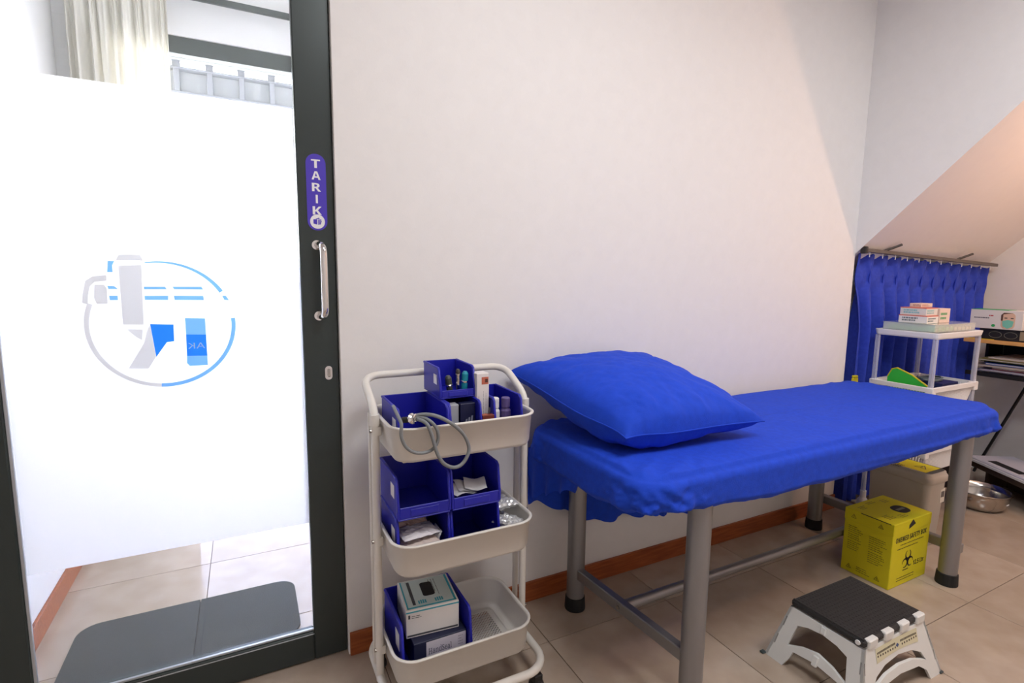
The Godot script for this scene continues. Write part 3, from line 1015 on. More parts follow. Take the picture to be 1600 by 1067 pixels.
# an open-fronted stacking bin; its front looks to +z; origin at the middle of its foot
func storage_bin(label: String, at: Vector3, w: float, h: float, d: float, lip: float, group := "blue storage bins on the cart", card := true) -> Node3D:
	var t := thing("storage_bin", label, "bin", at, 0.0, group)
	var th := 0.004
	put("floor_plate", box(Vector3(-w / 2, 0, -d / 2), Vector3(w / 2, th, d / 2), 0.001), M.bin, t)
	put("back_wall", box(Vector3(-w / 2, th, -d / 2), Vector3(w / 2, h, -d / 2 + th), 0.001), M.bin, t)
	var b := Transform3D(Basis(Vector3(0, 0, 1), Vector3(0, 1, 0), Vector3(-1, 0, 0)), Vector3.ZERO)
	for s in [-1, 1]:
		var poly := [Vector2(-d / 2 + th, th), Vector2(d / 2, th), Vector2(d / 2, h * 0.30), Vector2(d / 2 - 0.014, h * 0.93), Vector2(d / 2 - 0.022, h), Vector2(-d / 2 + th, h)]
		var x0: float = -w / 2 if s < 0 else w / 2 - th
		var sw := put("side_wall", prism(poly, -(x0 + th), -x0, b), M.bin, t)
		# thickened upper edge and front edge
		var e: float = x0 if s < 0 else x0 + th
		put("rim", tube([Vector3(e, h - 0.002, -d / 2 + 0.006), Vector3(e, h - 0.002, d / 2 - 0.022), Vector3(e, h * 0.93, d / 2 - 0.014), Vector3(e, h * 0.30, d / 2 - 0.002), Vector3(e, 0.006, d / 2 - 0.002)], 0.0036, 8), M.bin, sw)
		if s < 0 and card:
			put("label_card", box(Vector3(x0 - 0.001, h * 0.42, d * 0.12), Vector3(x0 - 0.0002, h * 0.74, d * 0.3), 0.0001), M.white, sw)
	put("front_lip", box(Vector3(-w / 2 + th, th, d / 2 - th), Vector3(w / 2 - th, lip, d / 2), 0.001), M.bin, t)
	put("label_slot", box(Vector3(-w * 0.27, lip * 0.25, d / 2), Vector3(w * 0.27, lip * 0.8, d / 2 + 0.002), 0.0006), M.bin, t)
	return t

func carton(called: String, label: String, at: Vector3, size: Vector3, m: Material, turn := 0.0, group := "") -> Node3D:
	var t := thing(called, label, "box", at, turn, group)
	put("carton", box(Vector3(-size.x / 2, 0, -size.z / 2), Vector3(size.x / 2, size.y, size.z / 2), 0.0012), m, t)
	return t

func crumpled(label: String, called: String, at: Vector3, w: float, d: float, h: float, m: Material, seed_: int, turn := 0.0, group := "") -> Node3D:
	var nz := FastNoiseLite.new()
	nz.seed = seed_
	nz.frequency = 1.0
	var t := thing(called, label, "packet", at, turn, group)
	var st := begin()
	var n := 14
	for sgn in [0.0, 1.0]:
		var g := []
		for i in n + 1:
			var row := []
			for j in n + 1:
				var p := 2.0 * i / n - 1.0
				var q := 2.0 * j / n - 1.0
				var f: float = pow((1 - p * p) * (1 - q * q), 0.45)
				var y: float = h * 0.5 + (sgn - 0.5) * h * f * (1.0 + 0.6 * nz.get_noise_2d(p * 3.1, q * 3.1)) + 0.18 * h * nz.get_noise_2d(p * 2.0 + 9.0, q * 2.0)
				row.append(Vector3(p * w / 2, maxf(y, 0.0004), q * d / 2))
			g.append(row)
		for i in n:
			for j in n:
				quad(st, g[i][j], g[i + 1][j], g[i + 1][j + 1], g[i][j + 1])
	put("wrapper", done(st), m, t)
	return t

func cart_things() -> void:
	var rng := RandomNumberGenerator.new()
	rng.seed = 5
	# ---- top tray
	var y1 := 0.7235
	storage_bin("blue storage bin at the left end of the top tray, under the grey tube", Vector3(0.388, y1, 0.232), 0.128, 0.120, 0.19, 0.035)
	storage_bin("narrow blue storage bin in the middle of the top tray holding a navy box", Vector3(0.5, y1, 0.232), 0.086, 0.122, 0.19, 0.03)
	storage_bin("blue storage bin at the right end of the top tray beside the white carton", Vector3(0.627, y1, 0.228), 0.082, 0.124, 0.185, 0.03)
	storage_bin("small blue storage bin set on top of the others, holding pens", Vector3(0.498, y1 + 0.1245, 0.196), 0.098, 0.082, 0.145, 0.022)
	var navy := paint(22, 26, 62, 0.4)
	var nb := carton("box", "navy blue slim box with a pale emblem in the narrow bin", Vector3(0.517, y1 + 0.0045, 0.28), Vector3(0.042, 0.108, 0.022), navy)
	var st := begin()
	for q in [[-0.010, 0.030], [-0.002, 0.034], [0.006, 0.038]]:
		add_prism(st, PackedVector2Array([Vector2(q[0], q[1]), Vector2(q[0] + 0.005, q[1] + 0.001), Vector2(q[0] + 0.009, q[1] + 0.036), Vector2(q[0] + 0.004, q[1] + 0.035)]), 0.0111, 0.0114)
	put("emblem", done(st), paint(150, 152, 166), nb)
	carton("box", "grey flat carton left of the navy box in the narrow bin", Vector3(0.4785, y1 + 0.0045, 0.27), Vector3(0.030, 0.106, 0.03), paint(168, 170, 174))
	var wc := carton("carton", "tall white medicine carton with a red mark standing in the top tray", Vector3(0.5645, y1, 0.262), Vector3(0.036, 0.188, 0.04), paint(226, 220, 218))
	put("red_mark", box(Vector3(-0.004, 0.158, 0.0201), Vector3(0.016, 0.178, 0.0204), 0.0001), paint(190, 104, 84), wc)
	put("dark_mark", box(Vector3(0.006, 0.163, 0.0205), Vector3(0.014, 0.173, 0.0207), 0.0001), paint(90, 46, 40), wc)
	st = begin()
	for i in 4:
		add_print(st, Vector3(-0.012 + i * 0.007, 0.06, 0.0203), Vector3(0, 1, 0), Vector3(-1, 0, 0), 0.08, 1, 0.01, 0.001, rng)
	put("print", done(st), paint(150, 140, 146), wc)
	# pens and torches in the small bin
	var pen := func(called: String, label: String, x: float, lean: float, len_: float, r: float, body: Material, cap: Material, lo: float):
		var p := thing(called, label, "pen", Vector3(x, y1 + 0.129, 0.240), 0.0, "pens in the small bin")
		p.rotation = Vector3(0.1, 0, lean)
		put("barrel", lathe([Vector2(0, 0), Vector2(r * 0.8, 0.001), Vector2(r, 0.006), Vector2(r, len_ * lo), Vector2(r * 0.9, len_ * lo), Vector2(0, len_ * lo)], 14), body, p)
		put("cap", lathe([Vector2(0, len_ * lo), Vector2(r * 1.05, len_ * lo), Vector2(r * 1.05, len_ - 0.006), Vector2(r * 0.6, len_), Vector2(0, len_)], 14), cap, p)
		put("band", lathe([Vector2(r, len_ * lo - 0.003), Vector2(r * 1.12, len_ * lo - 0.002), Vector2(r * 1.12, len_ * lo + 0.002), Vector2(r, len_ * lo + 0.003)], 14), M.chrome, p)
		return p
	var teal := paint(30, 148, 170, 0.35)
	pen.call("penlight", "teal capped pen torch standing in the small blue bin", 0.526, -0.02, 0.062, 0.0085, teal, teal, 0.55)
	pen.call("penlight", "silver pen torch with a dark head in the small blue bin", 0.508, 0.03, 0.070, 0.006, M.chrome, paint(70, 66, 62), 0.78)
	pen.call("marker_pen", "dark grey flat marker leaning in the small blue bin", 0.486, 0.16, 0.054, 0.0085, paint(62, 66, 60), paint(72, 76, 68), 0.5)
	# bottles in the right-hand bin
	var bottle := func(label: String, x: float, m: Material, h: float):
		var p := thing("bottle", label, "bottle", Vector3(x, y1 + 0.0045, 0.268), 0.0, "small bottles in the right bin")
		put("body", lathe([Vector2(0, 0), Vector2(0.013, 0.001), Vector2(0.0145, 0.004), Vector2(0.0145, h * 0.66), Vector2(0.009, h * 0.75), Vector2(0, h * 0.75)], 18), m, p)
		put("cap", lathe([Vector2(0, h * 0.75), Vector2(0.0125, h * 0.75), Vector2(0.0125, h * 0.98), Vector2(0.0105, h), Vector2(0, h)], 18), m, p)
	bottle.call("small white bottle in the right blue bin", 0.606, paint(226, 224, 222), 0.11)
	bottle.call("small purple bottle in the right blue bin", 0.640, paint(96, 80, 132), 0.108)
	var rb := carton("carton", "small red-brown packet lying at the foot of the white carton", Vector3(0.5645, y1, 0.312), Vector3(0.034, 0.082, 0.016), paint(120, 52, 36))
	put("end_flap", box(Vector3(-0.017, 0.0822, -0.008), Vector3(0.0, 0.083, 0.008), 0.0003), paint(176, 96, 70), rb)
	# stethoscope hanging over the rim
	var s := thing("stethoscope", "grey tubed stethoscope with a chrome head looped over the top tray", "stethoscope")
	var zf := 0.389
	var a := []
	for p in [[0.309, 0.858, 0.325], [0.309, 0.846, 0.36], [0.311, 0.830, zf], [0.310, 0.804, zf], [0.319, 0.777, zf], [0.338, 0.759, zf], [0.361, 0.753, zf], [0.385, 0.758, zf], [0.399, 0.777, zf], [0.397, 0.804, zf + 0.004], [0.385, 0.824, zf + 0.004], [0.371, 0.834, zf - 0.008], [0.356, 0.834, 0.367]]:
		a.append(Vector3(p[0], p[1], p[2]))
	put("tubing", tube(smooth_path(a, 6), 0.0042, 10), M.tube, s)
	a = []
	for p in [[0.356, 0.832, 0.370], [0.371, 0.824, zf + 0.004], [0.382, 0.795, zf + 0.008], [0.394, 0.751, zf + 0.010], [0.412, 0.721, zf + 0.008], [0.44, 0.706, zf + 0.004], [0.465, 0.713, zf], [0.48, 0.742, zf], [0.472, 0.774, zf], [0.453, 0.8, zf], [0.425, 0.823, zf], [0.395, 0.839, zf - 0.004], [0.371, 0.842, 0.372], [0.352, 0.838, 0.362]]:
		a.append(Vector3(p[0], p[1], p[2]))
	put("tubing", tube(smooth_path(a, 6), 0.0046, 10), M.tube, s)
	var head := put("chest_piece", lathe([Vector2(0, 0), Vector2(0.011, 0), Vector2(0.0135, 0.003), Vector2(0.0135, 0.006), Vector2(0.008, 0.010), Vector2(0.008, 0.014), Vector2(0.010, 0.017), Vector2(0.009, 0.020), Vector2(0, 0.020)], 20), M.chrome, s, Vector3(0.344, 0.829, 0.353))
	head.rotation = Vector3(1.2, 0, -0.5)
	put("stem", tube([Vector3(0.344, 0.829, 0.356), Vector3(0.325, 0.826, 0.345)], 0.0075, 10), M.black, s)
	# ---- middle tray
	var y2 := 0.4255
	var yu := y2 + 0.137
	storage_bin("lower left blue bin in the middle tray full of sachets", Vector3(0.384, y2, 0.235), 0.136, 0.136, 0.19, 0.035)
	storage_bin("lower right blue bin in the middle tray, dark and empty", Vector3(0.527, y2, 0.235), 0.136, 0.136, 0.19, 0.035)
	storage_bin("upper left blue bin of the middle tray, empty", Vector3(0.384, yu, 0.235), 0.136, 0.108, 0.19, 0.034)
	storage_bin("upper right blue bin of the middle tray with white papers over its lip", Vector3(0.527, yu, 0.235), 0.136, 0.108, 0.19, 0.034)
	for i in 3:
		var pp := thing("paper_sheet", ["white paper slip lying at the left in the upper right bin", "white paper slip on top in the upper right bin", "white paper slip at the right in the upper right bin"][i], "paper", Vector3(0.500 + i * 0.022, yu + 0.034 + 0.004 * i, 0.275 - 0.006 * (i % 2)), [0.15, -0.1, -0.3][i], "papers in the upper right bin")
		put("slip", sheet(12, 12, func(u: float, v: float): return Vector3((u - 0.5) * 0.06, 0.004 * sin(u * 5.0 + i) + 0.003 * sin(v * 6.0), (v - 0.5) * 0.08)), M.white, pp)
	var kraft := paint(214, 196, 186)
	crumpled("pink printed sachet standing at the back of the lower left bin", "sachet", Vector3(0.37, y2 + 0.06, 0.24), 0.10, 0.07, 0.02, paint(222, 190, 172), 3, 0.1, "sachets in the lower left bin").rotation.x = 0.9
	for i in 3:
		crumpled(["flat white sachet lowest in the lower left bin", "flat pinkish sachet in the middle of the lower left bin", "flat white sachet topmost in the lower left bin"][i], "sachet", Vector3(0.378, y2 + 0.030 + i * 0.020, 0.282), 0.10, 0.075, 0.018, [paint(228, 222, 220), kraft, paint(230, 224, 226)][i], 20 + i, 0.1 * i - 0.1, "sachets in the lower left bin")
	crumpled("folded white leaflet stuck in at the right of the lower left bin", "leaflet", Vector3(0.432, y2 + 0.05, 0.278), 0.05, 0.055, 0.012, M.white, 31, 0.0, "sachets in the lower left bin").rotation.z = 1.1
	var foil := mat(rgb(206, 206, 204), 0.22, 0.35)
	for i in 5:
		var c := crumpled(["silvery crumpled wrapper at the back right of the middle tray", "silvery crumpled wrapper against the right bin", "silvery crumpled wrapper at the front right corner", "silvery crumpled wrapper on top of the heap by the bins", "silvery crumpled wrapper leaning on the right rim"][i], "wrapper", Vector3(0.632 + 0.006 * (i % 2), y2 + 0.012 + 0.019 * i, 0.17 + 0.034 * ((i * 2) % 5)), 0.055, 0.080, 0.026, foil, 40 + i, 0.4 * i, "silvery wrappers in the middle tray")
		c.rotation.z = 0.35 * (i % 2) - 0.1
	# ---- lower tray
	var y3 := 0.119
	storage_bin("large blue bin in the lowest tray holding two glove boxes", Vector3(0.418, y3, 0.228), 0.190, 0.150, 0.205, 0.03)
	var lower := carton("glove_box", "lower glove box with a lettered label in the large blue bin", Vector3(0.431, y3 + 0.0045, 0.222), Vector3(0.148, 0.078, 0.17), paint(30, 34, 62))
	put("front_label", box(Vector3(-0.04, 0.008, 0.0851), Vector3(0.0735, 0.074, 0.0855), 0.0001), paint(214, 208, 216), lower)
	letters("lettering", "HandSeal", Vector2(0.066, 0.018), paint(80, 80, 96), lower, Vector3(-0.001, 0.046, 0.0857), 0.0, 0.0, true)
	st = begin()
	add_print(st, Vector3(-0.034, 0.026, 0.0856), Vector3.RIGHT, Vector3.UP, 0.09, 2, 0.008, 0.0014, rng)
	add_print(st, Vector3(0.050, 0.064, 0.0856), Vector3.RIGHT, Vector3.UP, 0.016, 5, 0.008, 0.0014, rng)
	put("print", done(st), paint(130, 126, 140), lower)
	var gb := carton("glove_box", "upper white and teal glove box with a dark slot in its top", Vector3(0.424, y3 + 0.0832, 0.214), Vector3(0.146, 0.080, 0.142), paint(232, 228, 222), -0.09)
	var tl := paint(60, 168, 186)
	var top := put("top_print", box(Vector3(-0.068, 0.0801, -0.066), Vector3(0.068, 0.0804, 0.066), 0.0001), paint(206, 220, 216), gb)
	put("slot", prism(rrect(0.034, 0.066, 0.008, 5), 0, 0.0006, Transform3D(Basis(Vector3(1, 0, 0), Vector3(0, 0, -1), Vector3(0, 1, 0)), Vector3(0.002, 0.0805, -0.012))), M.ink, top)
	st = begin()
	for e in [[-0.068, 0.060, 0.068, 0.066], [0.062, -0.066, 0.068, 0.066], [-0.068, -0.066, -0.064, 0.066]]:
		add_box(st, Vector3(e[0], 0.0805, e[1]), Vector3(e[2], 0.0808, e[3]), 0.0001)
	add_box(st, Vector3(-0.073, 0.072, 0.0711), Vector3(0.073, 0.076, 0.0714), 0.0001)
	for k in [[-0.034, 0.045], [0.012, 0.047]]:
		for f in 4:
			add_box(st, Vector3(k[0] + f * 0.006, 0.0805, k[1] - 0.012 + 0.002 * absf(f - 1.5)), Vector3(k[0] + f * 0.006 + 0.004, 0.0808, k[1] + 0.006), 0.0001)
	put("teal_print", done(st), tl, gb)
	st = begin()
	add_box(st, Vector3(-0.050, 0.0805, -0.060), Vector3(-0.042, 0.0808, 0.052), 0.0001)
	add_box(st, Vector3(-0.070, 0.004, 0.0711), Vector3(0.070, 0.009, 0.0714), 0.0001)
	add_box(st, Vector3(-0.067, 0.056, 0.0711), Vector3(-0.062, 0.067, 0.0714), 0.0001)
	add_print(st, Vector3(-0.058, 0.061, 0.0712), Vector3.RIGHT, Vector3.UP, 0.03, 2, 0.005, 0.0016, rng)
	add_print(st, Vector3(0.028, 0.0806, -0.055), Vector3(0, 0, 1), Vector3(1, 0, 0), 0.09, 3, 0.008, 0.0015, rng)
	put("dark_print", done(st), paint(70, 74, 78), gb)

# ---------------------------------------------------------------- stool and boxes on the floor
func step_stool() -> void:
	var t := thing("step_stool", "white plastic folding step stool with a black anti-slip top", "stool", Vector3(1.62, 0, 0.713))
	var h := 0.19
	var tx := 0.151   # half top
	var tz := 0.110
	var bx := 0.205   # half foot
	var bz := 0.147
	put("top", box(Vector3(-tx, h - 0.022, -tz), Vector3(tx, h, tz), 0.006), M.stool_top, t)
	var pad := begin()
	for i in 22:
		for j in 16:
			var c := Vector3(-tx + 0.018 + (2 * tx - 0.036) * i / 21.0, h, -tz + 0.014 + (2 * tz - 0.028) * j / 15.0)
			add_box(pad, c - Vector3(0.0025, 0.0005, 0.0025), c + Vector3(0.0025, 0.0012, 0.0025), 0.001)
	var pd := put("anti_slip_dots", done(pad), M.stool_top, t)
	pd.set_meta("kind", "stuff")
	put("top_rim", box(Vector3(-tx + 0.004, h - 0.001, -tz + 0.004), Vector3(-tx + 0.010, h + 0.0015, tz - 0.004), 0.0008), M.stool_top, t)
	# a panel is drawn in its own plane, s across and y up, then leant inwards
	var panel := func(called: String, half_top: float, half_foot: float, long: bool, sgn: float):
		var poly := [Vector2(-half_foot, 0), Vector2(-half_foot + 0.060, 0), Vector2(-half_foot + 0.075, 0.030), Vector2(-half_foot * 0.45, 0.052), Vector2(0, 0.060), Vector2(half_foot * 0.45, 0.052), Vector2(half_foot - 0.075, 0.030), Vector2(half_foot - 0.060, 0), Vector2(half_foot, 0), Vector2(half_top, h - 0.024), Vector2(-half_top, h - 0.024)]
		var hole := []
		var hw := half_top * (0.74 if long else 0.70)
		var y0 := 0.086
		var y1 := 0.135 if long else 0.112
		if not long:
			hole = [Vector2(-hw * 1.14, 0.060), Vector2(-hw * 0.6, 0.078), Vector2(0, 0.088), Vector2(hw * 0.6, 0.078), Vector2(hw * 1.14, 0.060), Vector2(hw * 0.96, 0.126), Vector2(hw * 0.55, 0.137), Vector2(0, 0.142), Vector2(-hw * 0.55, 0.137), Vector2(-hw * 0.96, 0.126)]
		else:
			hole = [Vector2(-hw * 1.2, 0.058), Vector2(-hw * 0.6, 0.078), Vector2(0, 0.084), Vector2(hw * 0.6, 0.078), Vector2(hw * 1.2, 0.058), Vector2(hw * 1.0, 0.086), Vector2(hw * 0.6, 0.104), Vector2(0, 0.112), Vector2(-hw * 0.6, 0.104), Vector2(-hw * 1.0, 0.086)]
		var st := begin()
		# cut into upright strips so that the hole needs no bridge
		var lean := (bz - tz) / (h - 0.024) if long else (bx - tx) / (h - 0.024)
		var place := func(p: Vector2, out: float) -> Vector3:
			if long:
				return Vector3(p.x, p.y, sgn * (bz - 0.004 - p.y * lean + out))
			return Vector3(sgn * (bx - 0.004 - p.y * lean + out), p.y, p.x)
		var xs := [-half_foot - 0.01, -hw * 1.0, -hw * 0.5, 0.0, hw * 0.5, hw * 1.0, half_foot + 0.01]
		for i in xs.size() - 1:
			var strip := PackedVector2Array([Vector2(xs[i], -0.01), Vector2(xs[i + 1], -0.01), Vector2(xs[i + 1], 0.3), Vector2(xs[i], 0.3)])
			for piece in Geometry2D.intersect_polygons(PackedVector2Array(poly), strip):
				for cut in Geometry2D.clip_polygons(piece, PackedVector2Array(hole)):
					var idx := Geometry2D.triangulate_polygon(cut)
					for q in range(0, idx.size(), 3):
						tri(st, place.call(cut[idx[q]], 0.004), place.call(cut[idx[q + 1]], 0.004), place.call(cut[idx[q + 2]], 0.004))
						tri(st, place.call(cut[idx[q]], -0.004), place.call(cut[idx[q + 2]], -0.004), place.call(cut[idx[q + 1]], -0.004))
		for ring in [poly, hole]:
			for i in ring.size():
				var a: Vector2 = ring[i]
				var b: Vector2 = ring[(i + 1) % ring.size()]
				quad(st, place.call(a, -0.004), place.call(a, 0.004), place.call(b, 0.004), place.call(b, -0.004))
		var p := put(called, done(st), M.stool, t)
		# slots at the folding edges
		var s2 := begin()
		for e in [-1, 1]:
			for y in [0.045, 0.105]:
				var xx: float = e * lerpf(half_foot, half_top, y / h) - e * 0.012
				var q := [Vector2(xx - 0.0018, y), Vector2(xx + 0.0018, y), Vector2(xx + 0.0018 - e * 0.004, y + 0.030), Vector2(xx - 0.0018 - e * 0.004, y + 0.030)]
				quad(s2, place.call(q[0], 0.0045), place.call(q[1], 0.0045), place.call(q[2], 0.0045), place.call(q[3], 0.0045))
		put("slot", done(s2), paint(150, 150, 146), p)
		return p
	var front: Node = panel.call("long_side", tx, bx, true, 1.0)
	panel.call("long_side", tx, bx, true, -1.0)
	panel.call("short_side", tz, bz, false, 1.0)
	panel.call("short_side", tz, bz, false, -1.0)
	# hinge tongues along the room edge of the top
	for x in [-0.118, -0.040, 0.040, 0.122]:
		put("hinge_tongue", box(Vector3(x - 0.021, h - 0.024, tz - 0.012), Vector3(x + 0.021, h + 0.002, tz + 0.006), 0.003), M.stool, t)
	put("pin", tube([Vector3(-tx, h - 0.011, tz - 0.018), Vector3(-tx - 0.003, h - 0.011, tz - 0.018)], 0.007, 14), M.white, t)
	var lean3 := (bx - tx) / (h - 0.024)
	var sb := Basis(Vector3(0, 0, 1), Vector3(lean3, 1, 0).normalized(), Vector3(-1, lean3, 0).normalized())
	for e in [[0.143, h - 0.026], [0.052, 0.082]]:
		var ribst := begin()
		var m0: float = (e[0] + e[1]) / 2
		add_box(ribst, Vector3(-0.008, -(e[1] - e[0]) / 2, -0.002), Vector3(0.008, (e[1] - e[0]) / 2, 0.006), 0.002, Transform3D(sb, Vector3(-(bx - m0 * lean3), m0, 0)))
		put("fold_rib", done(ribst), M.stool, t)
	# printed sticker on the side towards the room
	var lean2 := (bz - tz) / (h - 0.024)
	var basis := Basis(Vector3(1, 0, 0), Vector3(0, 1, -lean2).normalized(), Vector3(0, lean2, 1).normalized())
	var at := Vector3(0, 0.138, bz - 0.004 - 0.138 * lean2 + 0.0046)
	var poly2 := []
	for i in 9:
		var x := lerpf(-0.104, 0.104, i / 8.0)
		poly2.append(Vector2(x, 0.017 + 0.004 * cos(x * 12.0)))
	for i in 9:
		var x := lerpf(0.104, -0.104, i / 8.0)
		poly2.append(Vector2(x, -0.026 + 0.012 * cos(x * 11.0)))
	put("sticker", prism(poly2, 0, 0.0004, Transform3D(basis, at)), paint(214, 208, 176), front)
	var st3 := begin()
	for i in 33:
		var x := -0.098 + i * 0.006
		if absf(x) < 0.012:
			continue
		add_box(st3, Vector3(x, 0.001 + 0.003 * cos(x * 12.0), 0.0004), Vector3(x + 0.004, 0.006 + 0.004 * cos(x * 12.0), 0.0007), 0.0001, Transform3D(basis, at))
		if i % 2 == 0:
			add_box(st3, Vector3(x, -0.006, 0.0004), Vector3(x + 0.005, -0.001, 0.0007), 0.0001, Transform3D(basis, at))
	put("sticker_print", done(st3), paint(58, 46, 34), front)
	put("sticker_mark", prism([Vector2(-0.008, 0), Vector2(0, 0.006), Vector2(0.008, 0), Vector2(0, -0.006)], 0.0004, 0.0008, Transform3D(basis, at)), paint(70, 88, 130), front)
	for q in [[-1, -1], [1, -1], [-1, 1], [1, 1]]:
		put("rubber_foot", box(Vector3(q[0] * bx - 0.012, 0.0, q[1] * bz - 0.010), Vector3(q[0] * bx + 0.004, 0.006, q[1] * bz + 0.004), 0.002), paint(60, 70, 72), t)

func biohazard(st: SurfaceTool, c: Vector2, r: float, z: float, t: Transform3D) -> void:
	for k in 3:
		var a := PI / 2 + TAU * k / 3
		var cc := c + Vector2(cos(a), sin(a)) * r * 0.46
		# horned crescent, open outwards
		for i in 14:
			var s0: float = a + 0.42 + (TAU - 0.84) * i / 14.0
			var s1: float = a + 0.42 + (TAU - 0.84) * (i + 1) / 14.0
			var w0: float = r * 0.16 * sin(PI * clampf(i / 14.0, 0.02, 0.98)) + r * 0.02
			var w1: float = r * 0.16 * sin(PI * clampf((i + 1) / 14.0, 0.02, 0.98)) + r * 0.02
			var p := [cc + Vector2(cos(s0), sin(s0)) * (r * 0.44 - w0), cc + Vector2(cos(s0), sin(s0)) * r * 0.46, cc + Vector2(cos(s1), sin(s1)) * r * 0.46, cc + Vector2(cos(s1), sin(s1)) * (r * 0.44 - w1)]
			quad(st, t * Vector3(p[0].x, p[0].y, z), t * Vector3(p[1].x, p[1].y, z), t * Vector3(p[2].x, p[2].y, z), t * Vector3(p[3].x, p[3].y, z))

func outline_triangle(st: SurfaceTool, c: Vector2, r: float, z: float, t: Transform3D) -> void:
	for k in 3:
		var a := PI / 2 + TAU * k / 3
		var b := a + TAU / 3
		var p := [c + Vector2(cos(a), sin(a)) * r, c + Vector2(cos(b), sin(b)) * r, c + Vector2(cos(b), sin(b)) * r * 0.76, c + Vector2(cos(a), sin(a)) * r * 0.76]
		quad(st, t * Vector3(p[0].x, p[0].y, z), t * Vector3(p[1].x, p[1].y, z), t * Vector3(p[2].x, p[2].y, z), t * Vector3(p[3].x, p[3].y, z))
	quad(st, t * Vector3(c.x - r * 0.07, c.y - r * 0.3, z), t * Vector3(c.x - r * 0.07, c.y + r * 0.4, z), t * Vector3(c.x + r * 0.07, c.y + r * 0.4, z), t * Vector3(c.x + r * 0.07, c.y - r * 0.3, z))

func safety_box() -> void:
	var rng := RandomNumberGenerator.new()
	rng.seed = 9
	var t := thing("safety_box", "yellow cardboard sharps safety box with black print under the bed", "box", Vector3(2.262, 0, 0.458))
	var w := 0.130
	var d := 0.090
	var h := 0.262
	put("carton", box(Vector3(-w, 0, -d), Vector3(w, h - 0.004, d), 0.002), M.yellow, t)
	var lid := put("lid", box(Vector3(-w - 0.0015, h - 0.048, -d - 0.0015), Vector3(w + 0.0015, h, d + 0.0015), 0.002), M.yellow, t)
	# the round opening in the lid
	var ring := []
	put("opening", prism(rrect(0.075, 0.06, 0.0295, 10), 0, 0.0008, Transform3D(Basis(Vector3(1, 0, 0), Vector3(0, 0, -1), Vector3(0, 1, 0)), Vector3(0.045, h, 0.02))), M.ink, lid)
	put("tongue", box(Vector3(0.02, h + 0.0008, 0.014), Vector3(0.07, h + 0.0012, 0.026), 0.0002), paint(110, 112, 100), lid)
	put("finger_slot", prism([Vector2(-0.024, -0.003), Vector2(0.0, 0.016), Vector2(0.020, -0.004), Vector2(-0.024, -0.018)], 0, 0.0006, Transform3D(Basis.IDENTITY, Vector3(-0.005, h - 0.017, d + 0.0016))), M.ink, lid)
	put("flap_gap", box(Vector3(-w - 0.0018, h - 0.0045, -0.03), Vector3(-w - 0.001, h - 0.0015, d - 0.01), 0.0002), M.ink, lid)
	# print on the face towards the room
	var fz := d + 0.0004
	letters("lettering", "ONEMED SAFETY BOX", Vector2(0.215, 0.021), M.ink, t, Vector3(-0.002, 0.193, fz), 0.0, 1.0)
	letters("lettering", "12.5 Ltr", Vector2(0.075, 0.02), M.ink, t, Vector3(0.068, 0.074, fz), 0.0, 1.0)
	var st := begin()
	add_print(st, Vector3(-0.075, 0.168, fz), Vector3.RIGHT, Vector3.UP, 0.17, 1, 0.012, 0.003, rng)
	add_print(st, Vector3(-0.095, 0.153, fz), Vector3.RIGHT, Vector3.UP, 0.20, 1, 0.012, 0.003, rng)
	add_print(st, Vector3(-0.042, 0.058, fz), Vector3.RIGHT, Vector3.UP, 0.06, 1, 0.01, 0.004, rng)
	add_print(st, Vector3(-0.08, 0.032, fz), Vector3.RIGHT, Vector3.UP, 0.16, 2, 0.010, 0.0025, rng)
	put("front_print", done(st), M.ink, t).set_meta("kind", "stuff")
	st = begin()
	biohazard(st, Vector2(-0.012, 0.098), 0.044, fz + 0.0002, Transform3D.IDENTITY)
	put("biohazard_symbol", done(st), M.ink, t)
	# print on the side towards the stool
	var b := Transform3D(Basis(Vector3(0, 0, 1), Vector3(0, 1, 0), Vector3(-1, 0, 0)), Vector3(-w - 0.0004, 0, 0))
	st = begin()
	for e in [[-0.072, 0.192, 0.055, 4], [-0.072, 0.158, 0.055, 3], [-0.072, 0.130, 0.055, 5], [0.008, 0.180, 0.066, 4], [0.008, 0.146, 0.066, 3], [0.008, 0.118, 0.066, 6], [-0.03, 0.034, 0.06, 3]]:
		add_print(st, Vector3(-w - 0.0003, e[1], e[0]), Vector3(0, 0, 1), Vector3.UP, e[2], e[3], 0.0082, 0.0022, rng)
	put("side_print", done(st), paint(84, 78, 12), t).set_meta("kind", "stuff")
	for p in [Vector2(-0.055, 0.235), Vector2(0.046, 0.235), Vector2(-0.058, 0.024), Vector2(0.048, 0.024)]:
		st = begin()
		outline_triangle(st, p, 0.012, 0.0016, b)
		put("warning_triangle", done(st), paint(84, 78, 12), t)
	st = begin()
	var up := h + 0.0004
	for e in [[-0.10, -0.06, 0.05, 3], [-0.03, -0.07, 0.06, 2], [0.05, -0.06, 0.05, 3], [-0.10, 0.03, 0.05, 4], [-0.03, 0.05, 0.04, 3]]:
		add_print(st, Vector3(e[0], up, e[1]), Vector3.RIGHT, Vector3(0, 0, -1), e[2], e[3], 0.009, 0.003, rng)
	put("top_print", done(st), paint(120, 108, 16), lid)

